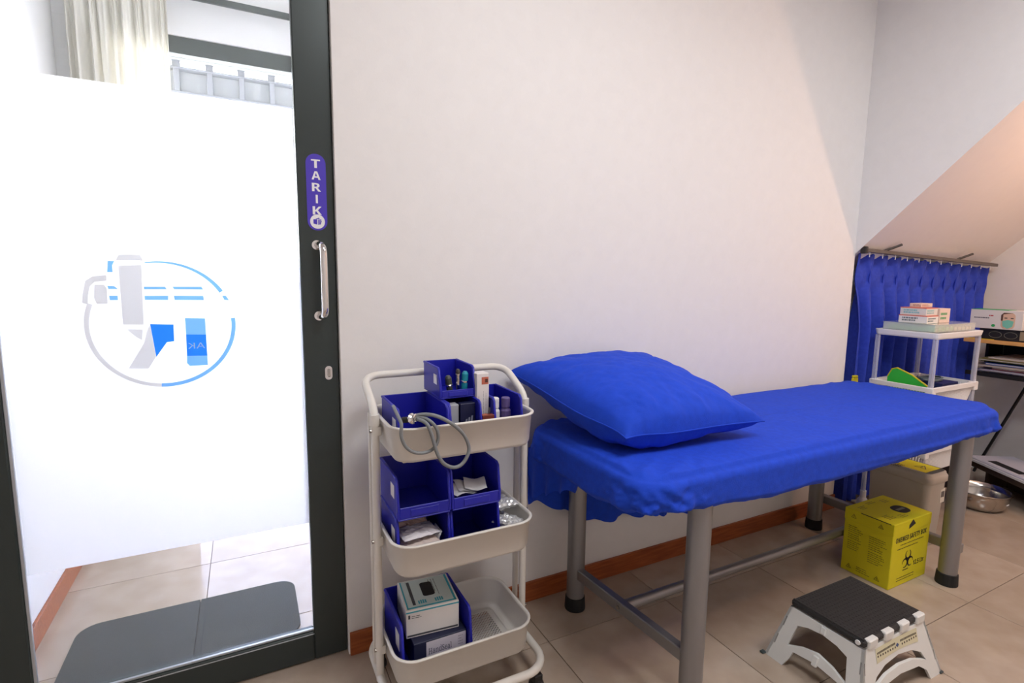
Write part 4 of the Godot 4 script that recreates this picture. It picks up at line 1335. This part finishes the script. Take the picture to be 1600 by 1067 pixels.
func lidded_bin() -> void:
	var rng := RandomNumberGenerator.new()
	rng.seed = 19
	var t := thing("waste_bin", "grey-beige lidded waste bin with a yellow hazard label behind the yellow box", "bin", Vector3(2.66, 0, 0.322))
	var loops := []
	for e in [[0.13, 0.22, 0.0, 0.02], [0.136, 0.228, 0.006, 0.024], [0.150, 0.252, 0.300, 0.026], [0.150, 0.252, 0.302, 0.026]]:
		loops.append(rloop(e[0], e[1], e[3], e[2]))
	var st := begin(true)
	add_loft(st, loops, true, true)
	var body := put("body", done(st), M.grey_bin, t)
	loops = []
	for e in [[0.158, 0.262, 0.298], [0.162, 0.268, 0.303], [0.162, 0.268, 0.322], [0.156, 0.260, 0.330], [0.152, 0.256, 0.331], [0.150, 0.254, 0.340], [0.142, 0.244, 0.345]]:
		loops.append(rloop(e[0], e[1], 0.028, e[2]))
	st = begin(true)
	add_loft(st, loops, true, true)
	var lid := put("lid", done(st), M.grey_bin, t)
	put("hazard_label", box(Vector3(-0.060, 0.3452, -0.09), Vector3(0.062, 0.3457, 0.10), 0.0001), M.yellow, lid)
	st = begin()
	var flat := Transform3D(Basis(Vector3(0, 0, 1), Vector3(1, 0, 0), Vector3(0, 1, 0)), Vector3.ZERO)
	outline_triangle(st, Vector2(0.055, 0.0), 0.030, 0.3459, flat)
	add_print(st, Vector3(-0.04, 0.3458, 0.01), Vector3(0, 0, -1), Vector3(-1, 0, 0), 0.08, 4, -0.014, 0.006, rng)
	put("label_print", done(st), M.ink, lid)
	put("paper_label", box(Vector3(0.030, 0.20, 0.1185), Vector3(0.066, 0.262, 0.1245), 0.0005), paint(224, 218, 206), body)
	put("label_photo", box(Vector3(0.034, 0.225, 0.1246), Vector3(0.060, 0.252, 0.1250), 0.0001), paint(96, 92, 90), body)

# ---------------------------------------------------------------- under the stairs
func under_stairs() -> void:
	# curtain and its track
	var k := thing("curtain_track", "dark metal curtain track fixed under the sloping stair soffit", "curtain track")
	var a := Vector3(2.682, 1.314, 0.034)
	var b := Vector3(4.02, 1.266, 0.034)
	var st := begin()
	var d := b - a
	add_box(st, Vector3(0, -0.008, -0.011), Vector3(d.length(), 0.010, 0.011), 0.002, Transform3D(Basis(Vector3.BACK, atan2(d.y, d.x)), a))
	put("rail", done(st), paint(92, 84, 78, 0.4), k)
	put("end_cap", box(a + Vector3(-0.012, -0.016, -0.014), a + Vector3(0.008, 0.018, 0.014), 0.003), M.black, k)
	for u in [0.13, 0.66]:
		var p: Vector3 = a.lerp(b, u) + Vector3(0, 0.009, 0)
		put("bracket", tube([p, p + Vector3(0.050, 0.030, 0.048)], 0.006, 8), paint(70, 64, 60, 0.4), k)
	var c := thing("curtain", "royal blue pinch-pleated curtain closing the space under the stairs", "curtain")
	var pleats := 11
	var cloth := sheet(330, 60, func(u: float, v: float):
		var yt: float = lerpf(1.302, 1.252, u)
		var y := lerpf(yt, 0.03, v)
		var drop := yt - y
		# gathered hard at the pinch, a hand below the header; flared above it
		var pinch := exp(-pow((drop - 0.115) / 0.055, 2.0))
		var ph := u * TAU * pleats
		var body := smoothstep(0.10, 0.40, drop)
		var depth := lerpf(0.016, 0.046, body) * (1.0 - 0.75 * pinch)
		var wide := lerpf(1.335, 1.22, smoothstep(0.0, 0.5, drop))
		var x := 2.690 + u * wide
		x -= 0.034 * pinch * sin(ph)
		x += 0.014 * body * sin(ph * 0.5 + drop * 1.6)
		var z := -0.012 + depth * (1.0 - 2.0 * pow(0.5 - 0.5 * cos(ph + 0.5 * sin(u * 7.0)), 2.6)) + 0.008 * body * cos(ph * 2.0 + 1.0 + drop * 2.0) + 0.010 * pinch * absf(sin(ph * 1.5))
		return Vector3(x, y + (0.004 * cos(ph * 2.0) if v < 0.01 else 0.0), z))
	put("cloth", cloth, M.curtain, c)
	for i in 12:
		var p: Vector3 = a.lerp(b, (i + 0.4) / 12.0)
		put("hook", tube([p + Vector3(0, -0.006, 0), p + Vector3(0, -0.03, 0)], 0.002, 6), M.white, c)
	var clip := thing("clip", "small yellow plastic clip on the left edge of the blue curtain", "clip", Vector3(2.70, 0.665, 0.034))
	put("jaw", box(Vector3(-0.022, -0.035, -0.006), Vector3(0.022, 0.022, 0.006), 0.004), paint(206, 190, 20), clip)
	put("grip", box(Vector3(-0.016, 0.022, -0.008), Vector3(0.016, 0.034, 0.008), 0.003), paint(206, 190, 20), clip)

	# white basket trolley with clear posts
	var t := thing("basket_trolley", "white plastic basket trolley with clear ribbed posts before the blue curtain", "trolley")
	var x0 := 2.79
	var x1 := 3.205
	var z0 := 0.058
	var z1 := 0.328
	var pc := Vector3((x0 + x1) / 2, 0, (z0 + z1) / 2)
	var w := x1 - x0
	var dd := z1 - z0
	# top tray
	var loops := []
	for e in [[-0.02, 0.905], [-0.004, 0.906], [0.0, 0.912], [0.004, 0.930], [0.004, 0.934], [-0.004, 0.935], [-0.008, 0.918], [-0.02, 0.915]]:
		var l := []
		for p in rrect(w + 2 * e[0], dd + 2 * e[0], 0.018 + maxf(e[0], -0.01), 4):
			l.append(pc + Vector3(p.x, e[1], p.y))
		loops.append(l)
	st = begin()
	add_loft(st, loops, true, true)
	put("top_tray", done(st), M.white, t)
	for y in [0.68, 0.385]:
		var bh := 0.125
		var rimst := begin()
		loops = []
		for e in [[-0.006, y - 0.022], [0.004, y - 0.020], [0.006, y], [-0.008, y + 0.001], [-0.010, y - 0.022]]:
			var l := []
			for p in rrect(w + 2 * e[0], dd + 2 * e[0], 0.016, 4):
				l.append(pc + Vector3(p.x, e[1], p.y))
			loops.append(l)
		loops.append(loops[0])
		add_loft(rimst, loops)
		var basket := put("basket", done(rimst), M.white, t)
		put("basket_floor", box(pc + Vector3(-w / 2 + 0.03, y - bh, -dd / 2 + 0.03), pc + Vector3(w / 2 - 0.03, y - bh + 0.004, dd / 2 - 0.03), 0.001), M.white, basket)
		var rib := begin()
		var loop := rrect(w - 0.016, dd - 0.016, 0.014, 2)
		var low := rrect(w - 0.056, dd - 0.056, 0.014, 2)
		for i in loop.size():
			var p0: Vector2 = loop[i]
			var p1: Vector2 = loop[(i + 1) % loop.size()]
			var q0: Vector2 = low[i]
			var q1: Vector2 = low[(i + 1) % loop.size()]
			var n := maxi(1, int(p0.distance_to(p1) / 0.0125))
			for j in n:
				var pm := p0.lerp(p1, (j + 0.5) / n)
				var qm := q0.lerp(q1, (j + 0.5) / n)
				add_tube(rib, [pc + Vector3(pm.x, y - 0.012, pm.y), pc + Vector3(qm.x, y - bh, qm.y)], 0.0042, 6)
		put("ribs", done(rib), M.white, basket).set_meta("kind", "stuff")
	for q in [[x0 + 0.012, z0 + 0.012], [x0 + 0.012, z1 - 0.012], [x1 - 0.012, z0 + 0.012], [x1 - 0.012, z1 - 0.012]]:
		for e in [[0.68, 0.906], [0.385, 0.66], [0.09, 0.365]]:
			var ps := begin(true)
			for r in 3:
				var an := TAU * r / 3
				add_tube(ps, [Vector3(q[0] + cos(an) * 0.007, e[0], q[1] + sin(an) * 0.007), Vector3(q[0] + cos(an) * 0.007, e[1], q[1] + sin(an) * 0.007)], 0.0062, 8)
			put("post", done(ps), M.clear, t)
		put("corner_block", box(Vector3(q[0] - 0.016, 0.640, q[1] - 0.016), Vector3(q[0] + 0.016, 0.682, q[1] + 0.016), 0.003), M.white, t)
		put("corner_block", box(Vector3(q[0] - 0.016, 0.345, q[1] - 0.016), Vector3(q[0] + 0.016, 0.387, q[1] + 0.016), 0.003), M.white, t)
		put("foot", lathe([Vector2(0, 0), Vector2(0.022, 0.002), Vector2(0.028, 0.02), Vector2(0.024, 0.045), Vector2(0.014, 0.06), Vector2(0.014, 0.095), Vector2(0, 0.095)], 18), M.white, t, Vector3(q[0], 0, q[1]))

	# wall desk with a slanted leg
	var k2 := thing("wall_desk", "black metal desk shelf with a light wood top at the far right", "desk")
	put("desk_top", box(Vector3(3.60, 0.835, 0.09), Vector3(4.055, 0.855, 0.85), 0.002), M.plank, k2)
	put("lower_shelf", box(Vector3(3.62, 0.655, 0.11), Vector3(4.055, 0.668, 0.85), 0.002), M.black, k2)
	put("shelf_edge", box(Vector3(3.612, 0.652, 0.11), Vector3(3.62, 0.676, 0.85), 0.001), M.black, k2)
	put("back_panel", box(Vector3(4.045, 0.668, 0.11), Vector3(4.055, 0.835, 0.85), 0.001), M.black, k2)
	put("end_panel", box(Vector3(3.86, 0.668, 0.095), Vector3(4.045, 0.835, 0.11), 0.001), M.black, k2)
	for z in [0.066, 0.50]:
		put("slanted_leg", tube([Vector3(3.98, 0.005, z + (0.0 if z < 0.3 else 0.2)), Vector3(3.95, 0.655, z + 0.225 + (0.0 if z < 0.3 else 0.0))], 0.008, 8), M.black, k2)
	for z in [0.82]:
		put("leg", box(Vector3(3.62, 0, z), Vector3(3.645, 0.655, z + 0.025), 0.002), M.black, k2)

	# steel bowl
	var bowl := thing("steel_bowl", "shiny stainless steel bowl on the floor behind the bed leg", "bowl", Vector3(3.385, 0, 0.325))
	st = begin(true)
	add_lathe(st, [Vector2(0, 0.0005), Vector2(0.085, 0.0005), Vector2(0.105, 0.008), Vector2(0.122, 0.03), Vector2(0.134, 0.070), Vector2(0.138, 0.098), Vector2(0.146, 0.100), Vector2(0.146, 0.102), Vector2(0.136, 0.102), Vector2(0.131, 0.070), Vector2(0.119, 0.032), Vector2(0.103, 0.011), Vector2(0.084, 0.004), Vector2(0, 0.004)], 48)
	bowl.scale = Vector3(0.9, 0.95, 0.9)
	put("body", done(st), M.steel, bowl)
	put("maker_mark", box(Vector3(-0.012, 0.05, 0.1295), Vector3(0.016, 0.058, 0.1305), 0.0003), M.white, bowl)

	# baby scale on a low stand
	var turn := atan2(0.853, 0.52) - PI / 2
	var basis := Basis(Vector3(0.853, 0, 0.52), Vector3.UP, Vector3(-0.52, 0, 0.853))
	var sc := thing("weighing_scale", "pale grey digital scale with a black display under the desk", "scale", Vector3(3.675, 0.158, 0.150))
	sc.transform.basis = basis
	put("plate", box(Vector3(0, 0.0, 0), Vector3(0.24, 0.022, 0.52), 0.006), M.scale, sc)
	put("front_edge", box(Vector3(-0.004, -0.004, 0), Vector3(0.0, 0.010, 0.52), 0.001), M.white, sc)
	put("display", box(Vector3(0.024, 0.0221, 0.10), Vector3(0.07, 0.0235, 0.30), 0.001), M.ink, sc)
	st = begin()
	var rng := RandomNumberGenerator.new()
	rng.seed = 77
	add_print(st, Vector3(0.045, 0.0222, 0.31), Vector3(0, 0, 1), Vector3(1, 0, 0), 0.05, 2, 0.012, 0.004, rng)
	put("print", done(st), paint(120, 116, 130), sc)
	var stand := thing("low_stand", "low dark brown wooden stand under the grey scale", "stand", Vector3(3.675, 0, 0.150))
	stand.transform.basis = basis
	put("board", box(Vector3(0.012, 0.118, 0.0), Vector3(0.235, 0.154, 0.51), 0.003), M.brown, stand)
	put("back_board", box(Vector3(0.205, 0.0, 0.0), Vector3(0.228, 0.118, 0.51), 0.003), M.brown, stand)
	put("end_board", box(Vector3(0.10, 0.0, 0.488), Vector3(0.205, 0.118, 0.51), 0.003), M.brown, stand)
	put("end_board", box(Vector3(0.10, 0.0, 0.0), Vector3(0.205, 0.118, 0.022), 0.003), M.brown, stand)
	var bag := carton("box", "dark brown box standing upright behind the end of the bed", Vector3(3.60, 0, 0.108), Vector3(0.15, 0.34, 0.08), paint(46, 38, 36))
	put("lid_line", box(Vector3(-0.076, 0.29, -0.041), Vector3(0.076, 0.294, 0.041), 0.0005), M.black, bag)

func shelf_things() -> void:
	var rng := RandomNumberGenerator.new()
	rng.seed = 23
	var pale := paint(232, 228, 224)
	# on the trolley
	var o := thing("organizer_box", "long clear plastic organizer box on top of the white trolley", "box", Vector3(2.99, 0.9345, 0.195))
	var st := begin()
	for e in [[Vector3(-0.185, 0, -0.11), Vector3(0.185, 0.003, 0.11)], [Vector3(-0.185, 0.003, 0.107), Vector3(0.185, 0.034, 0.11)], [Vector3(-0.185, 0.003, -0.11), Vector3(0.185, 0.034, -0.107)], [Vector3(-0.185, 0.003, -0.107), Vector3(-0.182, 0.034, 0.107)], [Vector3(0.182, 0.003, -0.107), Vector3(0.185, 0.034, 0.107)]]:
		add_box(st, e[0], e[1], 0.0006)
	put("case", done(st), M.clear_box, o)
	put("lid", box(Vector3(-0.187, 0.0342, -0.112), Vector3(0.187, 0.037, 0.112), 0.0006), M.clear_box, o)
	for i in 9:
		put("divider", box(Vector3(-0.15 + i * 0.037, 0.0032, -0.105), Vector3(-0.148 + i * 0.037, 0.033, 0.105), 0.0004), M.clear_box, o)
	put("green_cards", box(Vector3(-0.175, 0.004, -0.09), Vector3(0.0, 0.022, 0.10), 0.002), paint(118, 196, 136), o)
	put("pale_cards", box(Vector3(0.01, 0.004, -0.09), Vector3(0.175, 0.018, 0.10), 0.002), paint(224, 216, 190), o)
	var yb := 0.9345 + 0.0375
	var meds := [
		[Vector3(2.875, yb, 0.20), Vector3(0.10, 0.036, 0.12), pale, "white and teal medicine box at the bottom left of the trolley pile", paint(120, 130, 136)],
		[Vector3(2.883, yb + 0.0365, 0.195), Vector3(0.10, 0.036, 0.11), paint(224, 222, 216), "white medicine box with a red top on the trolley pile", paint(140, 196, 200)],
		[Vector3(2.992, yb, 0.20), Vector3(0.095, 0.068, 0.11), paint(232, 208, 196), "pink flowered medicine box at the right of the trolley pile", paint(110, 170, 120)],
		[Vector3(2.93, yb + 0.073, 0.18), Vector3(0.10, 0.018, 0.05), paint(228, 206, 192), "flat pinkish medicine box lying topmost on the trolley pile", paint(190, 150, 140)],
	]
	for e in meds:
		var s: Vector3 = e[1]
		var bx := carton("medicine_box", e[3], e[0], s, e[2], 0.0, "medicine boxes on the trolley")
		st = begin()
		add_print(st, Vector3(-s.x / 2 + 0.008, s.y * 0.55, s.z / 2 + 0.0002), Vector3.RIGHT, Vector3.UP, s.x * 0.7, 2, s.y * 0.3, s.y * 0.16, rng)
		add_print(st, Vector3(-s.x / 2 - 0.0002, s.y * 0.55, -s.z / 2 + 0.015), Vector3(0, 0, 1), Vector3.UP, s.z * 0.7, 2, s.y * 0.3, s.y * 0.2, rng)
		put("print", done(st), e[4], bx)
		if s.y < 0.04 and s.y > 0.03:
			put("band", box(Vector3(-s.x / 2 - 0.0003, s.y * 0.9, -s.z / 2 - 0.0003), Vector3(s.x / 2 + 0.0003, s.y + 0.0003, s.z / 2 + 0.0003), 0.0002), paint(216, 120, 100) if e[0].y > yb else paint(96, 186, 130), bx)
	# in the basket
	var g := thing("folder", "bright green file holder with a yellow edge in the trolley basket", "file holder", Vector3(2.805, 0.563, 0.198))
	var side := Transform3D(Basis(Vector3(0, 0, 1), Vector3(0, 1, 0), Vector3(-1, 0, 0)), Vector3.ZERO)
	var shape := [Vector2(-0.085, 0.0), Vector2(0.090, 0.0), Vector2(0.090, 0.115), Vector2(0.02, 0.158), Vector2(-0.045, 0.182), Vector2(-0.068, 0.174), Vector2(-0.085, 0.135)]
	put("panel", prism(shape, -0.034, -0.028, side), paint(44, 186, 60), g)
	var rimp := []
	for p in [Vector2(0.090, 0.116), Vector2(0.02, 0.159), Vector2(-0.045, 0.183), Vector2(-0.068, 0.175), Vector2(-0.085, 0.136)]:
		rimp.append(Vector3(0.031, p.y, p.x))
	put("yellow_edge", tube(rimp, 0.004, 8), paint(214, 200, 40), g)
	carton("box", "small sky blue box behind the green file holder", Vector3(2.93, 0.563, 0.17), Vector3(0.07, 0.122, 0.04), paint(38, 116, 196))
	carton("box", "dark navy box lying low in the trolley basket", Vector3(3.06, 0.563, 0.20), Vector3(0.15, 0.115, 0.16), paint(34, 38, 92))
	var cable := thing("cable", "grey coiled cable lying in the trolley basket", "cable", Vector3(3.04, 0.683, 0.20))
	var coil := []
	for i in 40:
		var an := i * 0.4
		coil.append(Vector3(cos(an) * (0.05 + 0.0006 * i), 0.0015 * (i % 9), sin(an) * 0.045))
	put("wire", tube(smooth_path(coil, 2), 0.0035, 6), paint(96, 110, 116), cable)
	# on the desk
	var yd := 0.8555
	var mb := carton("mask_box", "white face mask box with a printed masked face on the desk", Vector3(3.655, yd + 0.061, 0.218), Vector3(0.09, 0.102, 0.225), pale)
	put("green_top", box(Vector3(-0.0455, 0.1015, -0.108), Vector3(0.0455, 0.1035, 0.05), 0.0004), paint(52, 176, 96), mb)
	var left := -0.0452
	put("face_print", prism(rrect(0.058, 0.086, 0.02, 6), 0, 0.0003, Transform3D(side.basis, Vector3(left, 0.047, 0.052))), paint(226, 190, 164), mb)
	put("hair_print", prism([Vector2(-0.03, 0.0), Vector2(-0.022, 0.0), Vector2(-0.022, 0.034), Vector2(0.02, 0.042), Vector2(-0.02, 0.043), Vector2(-0.031, 0.030)], 0.0004, 0.0006, Transform3D(side.basis, Vector3(left, 0.047, 0.052))), paint(96, 66, 52), mb)
	put("mask_print", prism([Vector2(-0.024, -0.002), Vector2(0.0, 0.006), Vector2(0.024, -0.002), Vector2(0.020, -0.030), Vector2(0.0, -0.042), Vector2(-0.020, -0.030)], 0.0004, 0.0007, Transform3D(side.basis, Vector3(left, 0.047, 0.052))), paint(126, 204, 184), mb)
	st = begin()
	for x in [-0.016, 0.010]:
		add_box(st, Vector3(x, 0.012, 0.0004), Vector3(x + 0.012, 0.017, 0.0008), 0.0002, Transform3D(side.basis, Vector3(left, 0.047, 0.052)))
	put("eyes_print", done(st), paint(70, 60, 50), mb)
	st = begin()
	add_print(st, Vector3(left - 0.0003, 0.055, -0.095), Vector3(0, 0, 1), Vector3.UP, 0.085, 1, 0.01, 0.005, rng)
	put("dark_print", done(st), paint(90, 88, 96), mb)
	st = begin()
	add_print(st, Vector3(left - 0.0003, 0.068, -0.03), Vector3(0, 0, 1), Vector3.UP, 0.03, 1, 0.01, 0.006, rng)
	put("red_print", done(st), paint(190, 60, 66), mb)
	put("green_dot", prism(rrect(0.016, 0.016, 0.0078, 6), 0, 0.0004, Transform3D(side.basis, Vector3(left, 0.018, -0.008))), paint(52, 170, 96), mb)
	var gbx := carton("box", "black box with a glasses picture under the mask box", Vector3(3.67, yd, 0.25), Vector3(0.10, 0.060, 0.20), M.black)
	st = begin(true)
	for zc in [-0.03, 0.035]:
		var ring := []
		for i in 16:
			ring.append(Vector3(-0.0505, 0.030 + 0.017 * sin(TAU * i / 16), zc + 0.027 * cos(TAU * i / 16)))
		add_tube(st, ring, 0.0012, 6, true)
	put("glasses_print", done(st), paint(112, 112, 100), gbx)
	put("barcode_label", box(Vector3(-0.0506, 0.008, 0.072), Vector3(-0.0502, 0.054, 0.094), 0.0001), paint(150, 136, 112), gbx)
	var tape := thing("tape_roll", "yellow roll of tape beside the black box on the desk", "tape", Vector3(3.635, yd, 0.385))
	put("roll", lathe([Vector2(0.012, 0), Vector2(0.023, 0), Vector2(0.024, 0.002), Vector2(0.024, 0.033), Vector2(0.023, 0.035), Vector2(0.012, 0.035), Vector2(0.012, 0)], 22), paint(222, 196, 40), tape)
	var vial := thing("bottle", "slim white bottle with a pointed cap on the desk", "bottle", Vector3(3.64, yd, 0.435))
	put("body", lathe([Vector2(0, 0), Vector2(0.016, 0.001), Vector2(0.017, 0.06), Vector2(0.012, 0.07), Vector2(0, 0.07)], 18), paint(214, 222, 222), vial)
	put("cap", lathe([Vector2(0.011, 0.07), Vector2(0.006, 0.11), Vector2(0, 0.112)], 14), pale, vial)
	carton("box", "bright blue box leaning behind the mask box on the desk", Vector3(3.80, yd, 0.42), Vector3(0.09, 0.115, 0.10), paint(36, 96, 196))
	put("ruler", box(Vector3(3.604, 0.8555, 0.11), Vector3(3.616, 0.859, 0.22), 0.001), paint(222, 196, 40))
	tag(get_node("ruler"), "yellow ruler lying along the desk edge", "ruler")
	# papers on the lower shelf
	var stack := [
		["folder", "grey folder lowest on the black shelf", 0.010, [176, 176, 196], 0.02],
		["folder", "pale lilac folder second from the bottom on the black shelf", 0.008, [206, 200, 222], -0.03],
		["folder", "pink folder in the pile on the black shelf", 0.014, [214, 108, 130], 0.03],
		["folder", "brown-grey notebook in the pile on the black shelf", 0.010, [150, 136, 126], 0.0],
		["folder", "blue folder in the pile on the black shelf", 0.012, [48, 84, 160], 0.05],
		["folder", "dark green folder in the pile on the black shelf", 0.009, [36, 92, 70], -0.06],
		["folder", "olive brown notebook high in the pile on the black shelf", 0.010, [104, 98, 48], 0.04],
		["folder", "white paper sheaf topmost on the black shelf", 0.006, [222, 212, 208], -0.04],
	]
	var y := 0.6765
	for i in stack.size():
		var e: Array = stack[i]
		var lo := 0.19 + 0.02 * ((i * 5) % 4)
		var f := thing(e[0], e[1], "folder", Vector3(3.78 - 0.012 * ((i * 3) % 5), y, 0.38 + 0.012 * ((i * 7) % 5)), e[4], "folders on the black shelf")
		put("cover", box(Vector3(-0.15, 0, -0.24 + 0.016 * (i % 3)), Vector3(0.15, e[2] * 0.25, 0.24), 0.0005), paint(e[3][0], e[3][1], e[3][2]), f)
		put("pages", box(Vector3(-0.147, e[2] * 0.25, -0.236 + 0.016 * (i % 3)), Vector3(0.147, e[2] * 0.75, 0.236), 0.0005), paint(226, 220, 214), f)
		put("cover", box(Vector3(-0.15, e[2] * 0.75, -0.24 + 0.016 * (i % 3)), Vector3(0.15, e[2], 0.24), 0.0005), paint(e[3][0], e[3][1], e[3][2]), f)
		y += e[2] + 0.0005
